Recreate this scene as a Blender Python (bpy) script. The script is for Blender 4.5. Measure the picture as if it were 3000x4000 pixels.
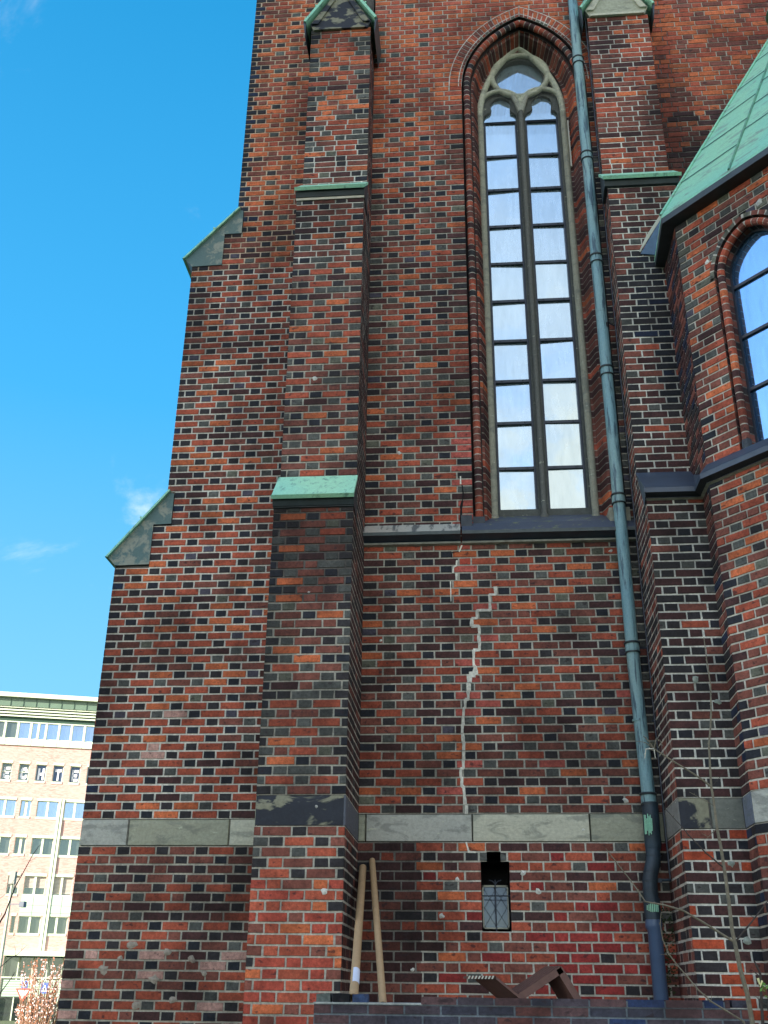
import bpy, math, random
from math import sin, cos, pi, radians, sqrt, atan2
from mathutils import Vector, Matrix, noise
from mathutils.geometry import tessellate_polygon

# ---------------------------------------------------------------- scene, camera, sky, sun
S = bpy.context.scene
for o in list(bpy.data.objects): bpy.data.objects.remove(o)
COL = S.collection
S.render.engine = 'CYCLES'
S.render.resolution_x, S.render.resolution_y = 768, 1024
S.view_settings.view_transform = 'Standard'
S.view_settings.look = 'None'
S.view_settings.exposure = 2.45
S.view_settings.gamma = 1

# eye is the world origin, +X along the church wall, +Y away from the viewer, ground at z = GZ
GZ = -2.3
YAW, PITCH, ROLL = -0.08989246, 0.43498379, 0.01244781
F = Vector((sin(YAW)*cos(PITCH), cos(YAW)*cos(PITCH), sin(PITCH)))
Rt = Vector((cos(YAW), -sin(YAW), 0)); Up = Rt.cross(F)
R2 = cos(ROLL)*Rt + sin(ROLL)*Up; U2 = -sin(ROLL)*Rt + cos(ROLL)*Up
cd = bpy.data.cameras.new('camera'); cam = bpy.data.objects.new('camera', cd); COL.objects.link(cam)
cd.sensor_fit = 'HORIZONTAL'; cd.sensor_width = 36; cd.lens = 4070.7277/3000*36
cd.clip_start = 0.05; cd.clip_end = 6000
M = Matrix.Identity(4)
for i in range(3): M[i][0] = R2[i]; M[i][1] = U2[i]; M[i][2] = -F[i]
cam.matrix_world = M
S.camera = cam

SUN_EL, SUN_AZ = radians(19), radians(-128)      # azimuth measured from +Y towards +X
sd = Vector((sin(SUN_AZ)*cos(SUN_EL), cos(SUN_AZ)*cos(SUN_EL), sin(SUN_EL)))
ld = bpy.data.lights.new('sun', 'SUN'); ld.energy = 3.1; ld.angle = radians(0.5); ld.color = (1.0, 0.95, 0.88)
lo = bpy.data.objects.new('sun', ld); COL.objects.link(lo)
lo.rotation_euler = sd.to_track_quat('Z', 'Y').to_euler()
lo.location = (-20, -20, 40)

W = bpy.data.worlds.new('World'); S.world = W; W.use_nodes = True
wn = W.node_tree; wn.nodes.clear()
def N(nt, typ, **kw):
    n = nt.nodes.new(typ)
    for k, v in kw.items(): setattr(n, k, v)
    return n
sky = N(wn, 'ShaderNodeTexSky', sky_type='NISHITA', sun_disc=False, sun_elevation=SUN_EL, sun_rotation=SUN_AZ,
        altitude=50, air_density=1.0, dust_density=0.6, ozone_density=2.5)
wo = N(wn, 'ShaderNodeOutputWorld'); bg = N(wn, 'ShaderNodeBackground'); bg.inputs[1].default_value = 0.115
tc = N(wn, 'ShaderNodeTexCoord')
def cloud(scale, lo_, hi_, seed, stretch):
    mp = N(wn, 'ShaderNodeMapping'); mp.inputs['Location'].default_value = (seed, seed*.7, 0)
    mp.inputs['Scale'].default_value = stretch
    wn.links.new(tc.outputs['Generated'], mp.inputs[0])
    nz = N(wn, 'ShaderNodeTexNoise'); nz.inputs['Scale'].default_value = scale; nz.inputs['Detail'].default_value = 7
    nz.inputs['Roughness'].default_value = .62; nz.inputs['Distortion'].default_value = .5
    wn.links.new(mp.outputs[0], nz.inputs[0])
    r = N(wn, 'ShaderNodeMapRange'); r.interpolation_type = 'SMOOTHSTEP'
    r.inputs[1].default_value = lo_; r.inputs[2].default_value = hi_
    wn.links.new(nz.outputs[0], r.inputs[0]); return r
sep = N(wn, 'ShaderNodeSeparateXYZ'); wn.links.new(tc.outputs['Generated'], sep.inputs[0])
c1 = cloud(1.6, .34, .56, 3.1, (1, 1, 2.2))       # broad soft clouds on the sun's side of the sky
behind = N(wn, 'ShaderNodeMapRange'); behind.inputs[1].default_value = -.12; behind.inputs[2].default_value = -.6
wn.links.new(sep.outputs[1], behind.inputs[0])
lowm = N(wn, 'ShaderNodeMapRange'); lowm.inputs[1].default_value = .72; lowm.inputs[2].default_value = .50
wn.links.new(sep.outputs[2], lowm.inputs[0])
m1 = N(wn, 'ShaderNodeMath', operation='MULTIPLY'); wn.links.new(c1.outputs[0], m1.inputs[0]); wn.links.new(behind.outputs[0], m1.inputs[1])
m1b = N(wn, 'ShaderNodeMath', operation='MULTIPLY'); wn.links.new(m1.outputs[0], m1b.inputs[0]); wn.links.new(lowm.outputs[0], m1b.inputs[1])
c2 = cloud(5.0, .56, .80, 8.4, (1, 1, 1.6))        # thin wisps everywhere
m2 = N(wn, 'ShaderNodeMath', operation='MULTIPLY'); m2.inputs[1].default_value = .42; wn.links.new(c2.outputs[0], m2.inputs[0])
ad = N(wn, 'ShaderNodeMath', operation='ADD', use_clamp=True); wn.links.new(m1b.outputs[0], ad.inputs[0]); wn.links.new(m2.outputs[0], ad.inputs[1])
hs = N(wn, 'ShaderNodeHueSaturation'); hs.inputs['Saturation'].default_value = .85
wn.links.new(sky.outputs[0], hs.inputs['Color'])
# the deep clear blue away from the sun, paler towards the horizon
cr_ = N(wn, 'ShaderNodeValToRGB'); el = cr_.color_ramp.elements
el[0].position = .0; el[0].color = (.50, 1.14, 1.63, 1); el[1].position = .80; el[1].color = (.015, .54, 1.20, 1)
e2 = el.new(.25); e2.color = (.34, 1.07, 1.66, 1); e3 = el.new(.5); e3.color = (.09, .80, 1.62, 1)
wn.links.new(sep.outputs[2], cr_.inputs[0])
away = N(wn, 'ShaderNodeMapRange'); away.interpolation_type = 'SMOOTHSTEP'; away.inputs[1].default_value = -.25; away.inputs[2].default_value = .2
away.inputs[3].default_value = .12; away.inputs[4].default_value = .97
wn.links.new(sep.outputs[1], away.inputs[0])
mxs_ = N(wn, 'ShaderNodeMix', data_type='RGBA'); wn.links.new(away.outputs[0], mxs_.inputs[0]); wn.links.new(hs.outputs[0], mxs_.inputs[6]); wn.links.new(cr_.outputs[0], mxs_.inputs[7])
mx = N(wn, 'ShaderNodeMix', data_type='RGBA'); mx.inputs[7].default_value = (2.75, 2.65, 2.45, 1)
wn.links.new(ad.outputs[0], mx.inputs[0]); wn.links.new(mxs_.outputs[2], mx.inputs[6])
wn.links.new(mx.outputs[2], bg.inputs[0]); wn.links.new(bg.outputs[0], wo.inputs[0])

# ---------------------------------------------------------------- helpers
rng = random.Random(7)
def lin(c):
    return tuple(((v/255)/12.92 if v/255 <= .04045 else ((v/255+.055)/1.055)**2.4) for v in c)
class MB:
    def __init__(s): s.v = []; s.f = []; s.m = []; s.c = []
    def poly(s, pts, m=0, c=(1, 1, 1)):
        b = len(s.v); s.v.extend([tuple(p) for p in pts]); s.f.append(tuple(range(b, b+len(pts)))); s.m.append(m); s.c.append(c)
    def box(s, x0, x1, y0, y1, z0, z1, m=0, c=(1, 1, 1)):
        s.hexa([(x0,y0,z0),(x1,y0,z0),(x1,y1,z0),(x0,y1,z0),(x0,y0,z1),(x1,y0,z1),(x1,y1,z1),(x0,y1,z1)], m, c)
    def hexa(s, p, m=0, c=(1, 1, 1)):
        b = len(s.v); s.v.extend([tuple(q) for q in p])
        for f in ((0,3,2,1),(4,5,6,7),(0,1,5,4),(1,2,6,5),(2,3,7,6),(3,0,4,7)):
            s.f.append(tuple(b+i for i in f)); s.m.append(m); s.c.append(c)
    def extr(s, prof, a, b, m=0, c=(1, 1, 1)):
        """prof: list of Vectors, extruded from offset a to offset b (Vectors)"""
        n = len(prof); P = [Vector(p)+a for p in prof]; Q = [Vector(p)+b for p in prof]
        k = len(s.v); s.v.extend([tuple(p) for p in P+Q])
        for i in range(n):
            j = (i+1) % n; s.f.append((k+i, k+j, k+n+j, k+n+i)); s.m.append(m); s.c.append(c)
        s.f.append(tuple(k+i for i in reversed(range(n)))); s.m.append(m); s.c.append(c)
        s.f.append(tuple(k+n+i for i in range(n))); s.m.append(m); s.c.append(c)
    def tube(s, pts, rad, n=10, m=0, c=(1, 1, 1), cap=True, closed=False):
        pts = [Vector(p) for p in pts]; L = len(pts)
        if not hasattr(rad, '__len__'): rad = [rad]*L
        base = len(s.v); nrm = None
        for i, p in enumerate(pts):
            if closed: t = pts[(i+1) % L]-pts[i-1]
            else: t = pts[min(i+1, L-1)]-pts[max(i-1, 0)]
            t.normalize()
            if nrm is None: nrm = t.orthogonal().normalized()
            nrm = (nrm-t*nrm.dot(t)).normalized(); bn = t.cross(nrm)
            for k in range(n):
                a = 2*pi*k/n; s.v.append(tuple(p+(nrm*cos(a)+bn*sin(a))*rad[i]))
        for i in range(L if closed else L-1):
            j = (i+1) % L
            for k in range(n):
                l = (k+1) % n
                s.f.append((base+i*n+k, base+i*n+l, base+j*n+l, base+j*n+k)); s.m.append(m); s.c.append(c)
        if cap and not closed:
            s.f.append(tuple(base+k for k in reversed(range(n)))); s.m.append(m); s.c.append(c)
            s.f.append(tuple(base+(L-1)*n+k for k in range(n))); s.m.append(m); s.c.append(c)
    def build(s, name, mats, parent=None, smooth=False, **props):
        me = bpy.data.meshes.new(name); me.from_pydata(s.v, [], s.f)
        for m in (mats if isinstance(mats, (list, tuple)) else [mats]): me.materials.append(m)
        me.polygons.foreach_set('material_index', s.m)
        if smooth:
            me.polygons.foreach_set('use_smooth', [True]*len(s.f))
        at = me.color_attributes.new('Col', 'FLOAT_COLOR', 'CORNER'); arr = []
        for f, c in zip(s.f, s.c): arr.extend((c[0], c[1], c[2], 1.0)*len(f))
        at.data.foreach_set('color', arr)
        me.update()
        if smooth:
            try: me.set_sharp_from_angle(angle=radians(40))
            except Exception: pass
        o = bpy.data.objects.new(name, me); COL.objects.link(o); o.parent = parent
        for k, v in props.items(): o[k] = v
        return o
def thing(name, label, cat, loc=(0, 0, 0), group=None):
    o = bpy.data.objects.new(name, None); COL.objects.link(o); o.location = loc; o.empty_display_size = .2
    o['label'] = label; o['category'] = cat
    if group: o['group'] = group
    return o
def tag(o, label, cat, group=None):
    o['label'] = label; o['category'] = cat
    if group: o['group'] = group
    return o
def child_of(root):      # parts are modelled in world coordinates, so undo the root's location
    bpy.context.view_layer.update()
    for ch in root.children: ch.matrix_parent_inverse = Matrix.Translation(root.location).inverted()

# ---------------------------------------------------------------- materials
def mat(name):
    m = bpy.data.materials.new(name); m.use_nodes = True; nt = m.node_tree; nt.nodes.clear()
    out = N(nt, 'ShaderNodeOutputMaterial'); b = N(nt, 'ShaderNodeBsdfPrincipled'); nt.links.new(b.outputs[0], out.inputs[0])
    return m, nt, b, out
def noise_(nt, scale, detail=5, rough=.6, coord=None, vec=None, dist=0):
    n = N(nt, 'ShaderNodeTexNoise'); n.inputs['Scale'].default_value = scale; n.inputs['Detail'].default_value = detail
    n.inputs['Roughness'].default_value = rough; n.inputs['Distortion'].default_value = dist
    if vec is not None: nt.links.new(vec, n.inputs[0])
    return n
def geo(nt, scale=(1, 1, 1)):
    t = N(nt, 'ShaderNodeTexCoord'); mp = N(nt, 'ShaderNodeMapping'); mp.inputs['Scale'].default_value = scale
    nt.links.new(t.outputs['Object'], mp.inputs[0]); return mp.outputs[0]
def rng_(nt, sock, a, b, c, d, smooth=False):
    r = N(nt, 'ShaderNodeMapRange'); r.inputs[1].default_value = a; r.inputs[2].default_value = b
    r.inputs[3].default_value = c; r.inputs[4].default_value = d
    if smooth: r.interpolation_type = 'SMOOTHSTEP'
    nt.links.new(sock, r.inputs[0]); return r.outputs[0]
def mixc(nt, fac, a, b, mode='MIX'):
    m = N(nt, 'ShaderNodeMix', data_type='RGBA', blend_type=mode)
    for i, v in ((0, fac), (6, a), (7, b)):
        if hasattr(v, 'links'): nt.links.new(v, m.inputs[i])
        elif i == 0: m.inputs[0].default_value = v
        else: m.inputs[i].default_value = (*v, 1)
    return m.outputs[2]
def bump(nt, b, h, strength, dist=.003):
    bp = N(nt, 'ShaderNodeBump'); bp.inputs['Strength'].default_value = strength; bp.inputs['Distance'].default_value = dist
    nt.links.new(h, bp.inputs['Height']); nt.links.new(bp.outputs[0], b.inputs['Normal'])
def attr_mat(name, amt=.45, big=.35, rough=.88, bmp=.5, spots=False, spec=.25):
    m, nt, b, _ = mat(name); at = N(nt, 'ShaderNodeAttribute', attribute_name='Col')
    v = geo(nt); n1 = noise_(nt, 38, 6, .7, vec=v); n2 = noise_(nt, 1.7, 5, .6, vec=v); n3 = noise_(nt, 9, 4, .6, vec=v)
    c = mixc(nt, 1.0, at.outputs[0], rng_(nt, n1.outputs[0], .3, .7, 1-amt, 1+amt), 'MULTIPLY')
    c = mixc(nt, 1.0, c, rng_(nt, n3.outputs[0], .35, .7, 1.12, 1-amt*.7), 'MULTIPLY')
    c = mixc(nt, 1.0, c, rng_(nt, n2.outputs[0], .42, .68, 1.05, 1-big, True), 'MULTIPLY')
    if spots:   # sooty burnt patches on single bricks
        n4 = noise_(nt, 14, 3, .5, vec=geo(nt, (1, 1, 1.6)))
        c = mixc(nt, rng_(nt, n4.outputs[0], .60, .70, 0, .72, True), c, lin((46, 36, 38)))
    nt.links.new(c, b.inputs['Base Color']); b.inputs['Roughness'].default_value = rough
    b.inputs['Specular IOR Level'].default_value = spec
    bump(nt, b, n1.outputs[0], bmp, .004); return m
BRICK = attr_mat('brick', .38, .42, .82, .55, True)
MORT = attr_mat('mortar', .30, .40, .95, .6)
DRAB = attr_mat('painted_surface', .10, .12, .7, .15)
def stone_mat():
    m, nt, b, _ = mat('weathered_stone'); at = N(nt, 'ShaderNodeAttribute', attribute_name='Col')
    v = geo(nt); n1 = noise_(nt, 30, 7, .7, vec=v); n2 = noise_(nt, 3.2, 6, .65, vec=geo(nt, (1, 1, 2.2)), dist=.8); n3 = noise_(nt, 7, 5, .7, vec=geo(nt, (1, 1, 3)))
    c = mixc(nt, 1.0, at.outputs[0], rng_(nt, n1.outputs[0], .3, .7, .78, 1.15), 'MULTIPLY')
    c = mixc(nt, rng_(nt, n2.outputs[0], .50, .62, 0, .45, True), c, lin((96, 100, 94)))
    c = mixc(nt, rng_(nt, n3.outputs[0], .64, .70, 0, .8, True), c, lin((196, 198, 172)))
    nt.links.new(c, b.inputs['Base Color']); b.inputs['Roughness'].default_value = .9
    bump(nt, b, n3.outputs[0], .6, .012); return m
STONE = stone_mat()
def soot_mat():
    m, nt, b, _ = mat('sooty_stone'); at = N(nt, 'ShaderNodeAttribute', attribute_name='Col')
    n2 = noise_(nt, 2.6, 4, .55, vec=geo(nt, (1, 1, 2.0)), dist=.6); n1 = noise_(nt, 26, 6, .7, vec=geo(nt))
    c = mixc(nt, rng_(nt, n2.outputs[0], .50, .56, 0, 1, True), lin((34, 38, 46)), lin((128, 126, 104)))
    c = mixc(nt, 1.0, c, rng_(nt, n1.outputs[0], .3, .7, .8, 1.2), 'MULTIPLY')
    nt.links.new(c, b.inputs['Base Color']); b.inputs['Roughness'].default_value = .75
    bump(nt, b, n1.outputs[0], .4, .006); return m
SOOT = soot_mat()
def copper_mat(name, base, dark, lo_=.52, hi_=.66, stretch=(6, 6, 1), rough=.55):
    m, nt, b, _ = mat(name)
    n1 = noise_(nt, 3.0, 7, .65, vec=geo(nt, stretch), dist=.4); n2 = noise_(nt, 45, 5, .7, vec=geo(nt)); n3 = noise_(nt, 1.1, 4, .5, vec=geo(nt))
    c = mixc(nt, rng_(nt, n3.outputs[0], .35, .65, 0, 1), base, tuple(min(1, v*k) for v, k in zip(base, (1.35, 1.08, .93))))
    c = mixc(nt, rng_(nt, n1.outputs[0], lo_, hi_, 0, .8, True), c, dark)
    c = mixc(nt, 1.0, c, rng_(nt, n2.outputs[0], .3, .7, .86, 1.12), 'MULTIPLY')
    nt.links.new(c, b.inputs['Base Color']); b.inputs['Roughness'].default_value = rough; b.inputs['Specular IOR Level'].default_value = .35
    bump(nt, b, n1.outputs[0], .25, .01); return m
COPPER = copper_mat('copper_patina', lin((140, 204, 180)), lin((86, 122, 108)), .52, .70)
COPIPE = copper_mat('copper_pipe_patina', lin((116, 156, 164)), lin((38, 62, 80)), .50, .62, (9, 9, .8), .5)
def simple(name, col, rough=.6, metal=0, n=.12, scale=12, bmp=.1):
    m, nt, b, _ = mat(name); n1 = noise_(nt, scale, 5, .6, vec=geo(nt))
    c = mixc(nt, 1.0, lin(col), rng_(nt, n1.outputs[0], .3, .7, 1-n, 1+n), 'MULTIPLY')
    nt.links.new(c, b.inputs['Base Color']); b.inputs['Roughness'].default_value = rough; b.inputs['Metallic'].default_value = metal
    bump(nt, b, n1.outputs[0], bmp, .004); return m
COPDARK = simple('dark_oxidised_copper', (44, 54, 58), .5, 0, .35, 5)
LEAD = simple('dark_slate_sill', (56, 68, 82), .42, 0, .25, 4, .2)
IRON = simple('dark_iron', (44, 50, 60), .5, 0, .15)
PVC = simple('blue_grey_plastic', (74, 94, 122), .38, 0, .08, 3, .03)
WHITEST = simple('white_lime_mortar', (188, 184, 168), .9, 0, .15)
BARK = simple('bark', (110, 102, 84), .8, 0, .3, 30, .4)
DKBARK = simple('dark_bark', (62, 54, 48), .85, 0, .3, 30, .4)
CARD = simple('cardboard', (168, 138, 100), .75, 0, .1, 20, .1)
PAPER = simple('white_paper', (205, 210, 222), .6, 0, .04)
WPC = simple('brown_profile', (96, 66, 56), .65, 0, .18, 18, .2)
GREEN = simple('fresh_leaf', (96, 142, 52), .6, 0, .2)
DRYLEAF = attr_mat('dry_leaf', .2, .1, .8, .1)
ASPH = simple('asphalt', (62, 62, 64), .9, 0, .2, 3, .2)
GRASS = simple('lawn', (62, 78, 40), .95, 0, .35, 2, .3)
def glass_mat(name, tint, mirror, rough=.03, wob=.12, diff=(70, 84, 92)):
    m, nt, b, out = mat(name)
    b.inputs['Base Color'].default_value = (*lin(diff), 1); b.inputs['Roughness'].default_value = .6
    g = N(nt, 'ShaderNodeBsdfGlossy'); g.inputs[0].default_value = (*tint, 1); g.inputs['Roughness'].default_value = rough
    mxs = N(nt, 'ShaderNodeMixShader'); mxs.inputs[0].default_value = mirror
    nt.links.new(b.outputs[0], mxs.inputs[1]); nt.links.new(g.outputs[0], mxs.inputs[2]); nt.links.new(mxs.outputs[0], out.inputs[0])
    n3 = noise_(nt, 3.0, 6, .65, vec=geo(nt, (5, 5, .9)), dist=.5); n4 = noise_(nt, .9, 4, .6, vec=geo(nt))
    nt.links.new(rng_(nt, n3.outputs[0], .38, .72, mirror*1.04, mirror*.82), mxs.inputs[0])
    nt.links.new(mixc(nt, rng_(nt, n4.outputs[0], .4, .6, 0, .5), lin(diff), tuple(v*.55 for v in lin(diff))), b.inputs['Base Color'])
    n1 = noise_(nt, 2.5, 3, .5, vec=geo(nt)); bp = N(nt, 'ShaderNodeBump'); bp.inputs['Strength'].default_value = wob
    bp.inputs['Distance'].default_value = .02; nt.links.new(n1.outputs[0], bp.inputs['Height']); nt.links.new(bp.outputs[0], g.inputs['Normal'])
    return m
GLASS = glass_mat('protective_glazing', (.70, .84, .90), .56, .02, .06, (150, 172, 180))
GLASSL = glass_mat('small_window_glass', (.5, .6, .72), .07, .08, .2, (54, 70, 94))
GLASSO = glass_mat('office_glass', (.52, .64, .78), .5, .02, .02, (36, 44, 44))
GLASSB = glass_mat('office_blue_glass', (.4, .5, .6), .06, .02, .02, (50, 68, 96))
GLASSD = glass_mat('office_dark_glass', (.5, .6, .55), .18, .02, .02, (44, 52, 42))

# ---------------------------------------------------------------- brickwork
OR=lin((190,102,64)); RE=lin((164,82,60)); BR=lin((124,74,62)); DB=lin((74,48,46)); PK=lin((178,90,78))
GR=lin((84,85,80)); BB=lin((42,44,50)); OL=lin((100,100,86)); CH=lin((52,49,50)); PU=lin((80,76,86)); PP=lin((188,146,132)); RR=lin((136,50,46)); BBU=lin((36,46,66))
def pick(r, w):
    t = r.random()*sum(x[1] for x in w)
    for c, k in w:
        t -= k
        if t <= 0: break
    f = .82+.36*r.random()
    return (c[0]*f, c[1]*f, c[2]*f)
def lerp(a, b, t): return [(c, k*(1-t)) for c, k in a]+[(c, k*t) for c, k in b]
ST_MAIN = [(RE,5),(BR,4),(OR,1.5),(DB,2),(PK,.15)]
HD_MAIN = [(GR,3),(BB,2),(CH,3),(OL,.7),(PU,.4),(BR,1.6)]
ST_TOP = [(OR,6),(RE,3),(lin((168,88,68)),4),(BR,.8)]
HD_TOP = [(OR,5),(RE,5),(BR,1),(GR,1)]
ST_LOW = [(RE,4),(BR,4),(RR,2.2),(DB,1.6),(OR,1)]
HD_LOW = [(BR,3),(CH,3),(GR,2),(RE,3),(DB,2),(RR,1)]
ST_L = [(RE,6),(BR,2.5),(OR,2),(DB,1.2)]
HD_L = [(BB,4),(CH,4),(GR,2),(PU,.8),(OL,.4)]
ST_A = [(RE,3),(BR,5),(DB,1.5),(OR,1.4),(GR,.5)]
HD_A = [(GR,4),(CH,2.5),(BB,1.6),(OL,1),(BR,2)]
ST_C = [(DB,6),(CH,2.5),(BR,3),(RE,.5)]
HD_C = [(BB,3),(CH,4),(GR,2),(DB,2)]
ST_APS = [(RE,4),(BR,3.5),(OR,3),(DB,.4)]
HD_APS = [(GR,4),(PU,1),(CH,1),(BR,2.4),(OL,1),(RE,1)]
MO_L = lin((184,180,166)); MO_M = lin((168,164,150)); MO_D = lin((104,100,94)); MO_W = lin((206,204,192)); MO_T = lin((172,150,126))

# dirt with a shape of its own: soot patches and run-off streaks on the facing (x, y, z, half width, half height, strength)
DIRT = [(-.75,10.3,.75,.45,.7,.5), (-.62,10.3,2.0,.38,.5,.42), (.25,10.3,1.85,.25,.3,.35), (.75,10.3,2.25,.3,.4,.3), (-.95,10.3,3.4,.2,.8,.3), (1.5,10.3,2.6,.2,1.0,.3), (.0,10.3,6.6,.5,.9,.3),
 (-2.08,10.6,2.2,.22,1.1,.55), (-2.25,10.6,.9,.4,.4,.4), (-3.2,10.6,3.4,.5,.35,.3), (-3.0,10.6,.1,.5,.3,.3), (-2.2,10.6,6.5,.25,1.6,.28), (-2.5,10.6,9.0,.5,.5,.35), (-3.8,10.6,3.4,.25,1.0,.35), (-3.3,10.6,7.8,.2,.8,.35),
 (-1.55,9.3,4.15,.5,.35,.5), (-1.8,9.3,2.9,.25,.8,.35), (-1.3,9.3,2.2,.2,.4,.25), (-1.55,9.5,8.2,.5,.35,.45), (-1.35,9.5,5.6,.25,.5,.25), (-1.7,9.8,11.5,.4,.3,.3),
 (2.1,9.5,4.3,.4,.25,.4), (1.9,9.5,3.0,.25,.9,.3), (2.15,9.9,6.6,.14,1.2,.5), (2.4,10.1,9.6,.25,1.0,.35), (2.75,10.3,10.2,.35,1.3,.45), (3.4,10.3,9.5,.5,.5,.3), (1.1,10.3,.55,.25,.4,-.12), (-1.6,9.3,.2,.4,.6,-.10)]
def dirt(p):
    f = 1.0
    for x, y, z, a, b, k in DIRT:
        if abs(p.y-y) > .32: continue
        d = ((p.x-x)/a)**2+((p.z-z)/b)**2
        if d > 2.2: continue
        q = max(0., min(1., 1.5-d+.9*noise.noise(Vector((p.x*3.1, p.y, p.z*1.7)))))
        f *= 1-k*q
    return f*(1+.16*noise.noise(Vector((p.x*1.3+7, p.y, p.z*.8))))
def bricks(mb, O, u, n, rows, P=.40, ph=0., ivals=None, pal=None, mcol=None, joint=.0155, r=None, proud=.007, hole=.0, bond='F', mort_back=True):
    """lays one face of brickwork. O: point, u: unit vector along, n: outward normal; rows: list of (z0, z1);
    ivals(z) -> [(u0,u1),...]; pal(u,z,kind,r) -> colour; mcol(u,z) -> mortar colour"""
    r = r or rng; O = Vector(O); u = Vector(u); n = Vector(n); Z = Vector((0, 0, 1))
    back = -n*proud
    for k, (z0, z1) in enumerate(rows):
        zm = (z0+z1)/2; Hc = z1-z0
        for (a, b) in ivals(zm):
            if b-a < .01: continue
            # mortar strip behind the course
            s = a
            while s < b-1e-6:
                e = min(b, s+.3); c = mcol((s+e)/2, zm); q_ = dirt(O+u*((s+e)/2)+Z*zm)**.8; c = (c[0]*q_, c[1]*q_, c[2]*q_)
                mb.poly([O+u*s+Z*z0+back, O+u*e+Z*z0+back, O+u*e+Z*z1+back, O+u*s+Z*z1+back], 1, c); s = e
            # brick pattern
            cells = []
            if bond == 'R' or (bond == 'X' and r.random() < .5):
                s = a; sh = (k % 2)
                while s < b:
                    w = P*(.667 if r.random() < .55 else .333); kind = 's' if w > P*.5 else 'h'
                    if s == a and sh: w = P*.333*.8; kind = 'h'
                    cells.append((s, s+w, kind)); s += w
            else:
                off = ph+(P*.5 if k % 2 else 0)
                i = math.floor((a-off)/P)-1
                while off+i*P < b+P:
                    c0 = off+i*P       # header centred on c0
                    cells.append((c0-P/6, c0+P/6, 'h')); cells.append((c0+P/6, c0+P*5/6, 's')); i += 1
            # merge slivers at the ends into their neighbours
            cl = []
            for (p, q, kd) in cells:
                p2, q2 = max(p, a), min(q, b)
                if q2-p2 <= 0: continue
                cl.append([p2, q2, kd])
            if len(cl) > 1 and cl[0][1]-cl[0][0] < .055: cl[1][0] = cl[0][0]; cl.pop(0)
            if len(cl) > 1 and cl[-1][1]-cl[-1][0] < .055: cl[-2][1] = cl[-1][1]; cl.pop()
            for (p, q, kd) in cl:
                ja = joint/2*(1+.5*(r.random()-.5)); jb = joint/2*(1+.5*(r.random()-.5))
                pa = p+(ja if p > a+1e-6 else 0); qa = q-(jb if q < b-1e-6 else 0)
                if qa-pa < .015: continue
                if q-p < P*.45: kd = 'h'
                c = pal((p+q)/2, zm, kd, r)
                if c is None: continue
                q_ = dirt(O+u*((p+q)/2)+Z*zm); c = (c[0]*q_, c[1]*q_, c[2]*q_)
                zj = joint/2
                j = lambda m=.0022: (r.random()-.5)*2*m
                jit = 1 if p > a+1e-6 else 0; jiq = 1 if q < b-1e-6 else 0
                pts = [(pa+j()*jit, z0+zj+j()), (qa+j()*jiq, z0+zj+j()), (qa+j()*jiq, z1-zj+j()), (pa+j()*jit, z1-zj+j())]
                pr = (r.random()-.5)*.003
                e = .0028; cx = (pa+qa)/2
                base = [O+u*x+Z*z+back for x, z in pts]
                fr = []
                for x, z in pts:
                    xi = x+(e*jit if x < cx else -e*jiq); zi = z+(e if z < zm else -e)
                    fr.append(O+u*xi+Z*zi+n*pr)
                k0 = len(mb.v); mb.v.extend([tuple(v) for v in base+fr])
                mb.f.append((k0+4, k0+5, k0+6, k0+7)); mb.m.append(0); mb.c.append(c)
                dk = (c[0]*.8, c[1]*.8, c[2]*.8)
                for aa, bb in ((0,1),(1,2),(2,3),(3,0)):
                    mb.f.append((k0+aa, k0+bb, k0+4+bb, k0+4+aa)); mb.m.append(0); mb.c.append(dk)
CU = .0858; CL = .0875; ZB0, ZB1 = 1.338, 1.602
UP = [(ZB1+i*CU, ZB1+(i+1)*CU) for i in range(182)]        # courses above the stone band
LOW = [(ZB0-(i+1)*CL, ZB0-i*CL) for i in range(41)]         # courses below it
def rows(a, b): return [q for q in UP if q[1] > a+.01 and q[0] < b-.01]
YW = 10.337
church = thing('brick_church', 'dark red brick church with tall lancet window and green copper caps', 'church', (0, YW, GZ))

# ---- main wall
XA0, XA1 = -1.94, -1.143; XC0, XC1 = 1.752, 2.553
WX, WA, WZ, WO = .866, .825, 11.11, .55       # lancet: centre, half width, springing, arc centre offset
def arch_half(z, inset=0., ext=0.):
    if z < 4.5: return None
    a = WA-inset+ext; R = WA+WO-inset+ext
    if z <= WZ: return a
    q = R*R-(z-WZ)**2
    if q <= 0: return None
    h = sqrt(q)-WO
    return h if h > 0 else None
def iv_main(z):
    iv = [(XA1, XC0)]
    def cut(lo_, hi_):
        out = []
        for a, b in iv:
            if hi_ <= a or lo_ >= b: out.append((a, b)); continue
            if lo_ > a: out.append((a, lo_))
            if hi_ < b: out.append((hi_, b))
        return out
    if .525 < z < 1.165: iv = cut(.023, .292)
    elif 1.165 <= z < 1.25: iv = cut(.083, .213)
    if z > 4.62:
        h = arch_half(z, 0, .155 if z > WZ else 0)
        if h: iv = cut(WX-h, WX+h)
    return iv
crackL = [(.256,3.90),(.256,3.83),(.198,3.82),(.189,3.677),(.067,3.659),(.06,3.588),(0,3.579),(0,3.508),(.073,3.496),(.075,3.247),(0,3.238),(.013,3.013),(-.04,2.95),(-.048,2.84),(-.10,2.6),(-.127,2.285),(-.114,2.118),(-.15,1.954),(-.121,1.791),(-.108,1.615)]
def crack_x(z):
    for (x0, a), (x1, b) in zip(crackL, crackL[1:]):
        if b <= z <= a: return x1+(x0-x1)*((z-b)/(a-b) if a > b else 0)
    return -.12
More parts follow.
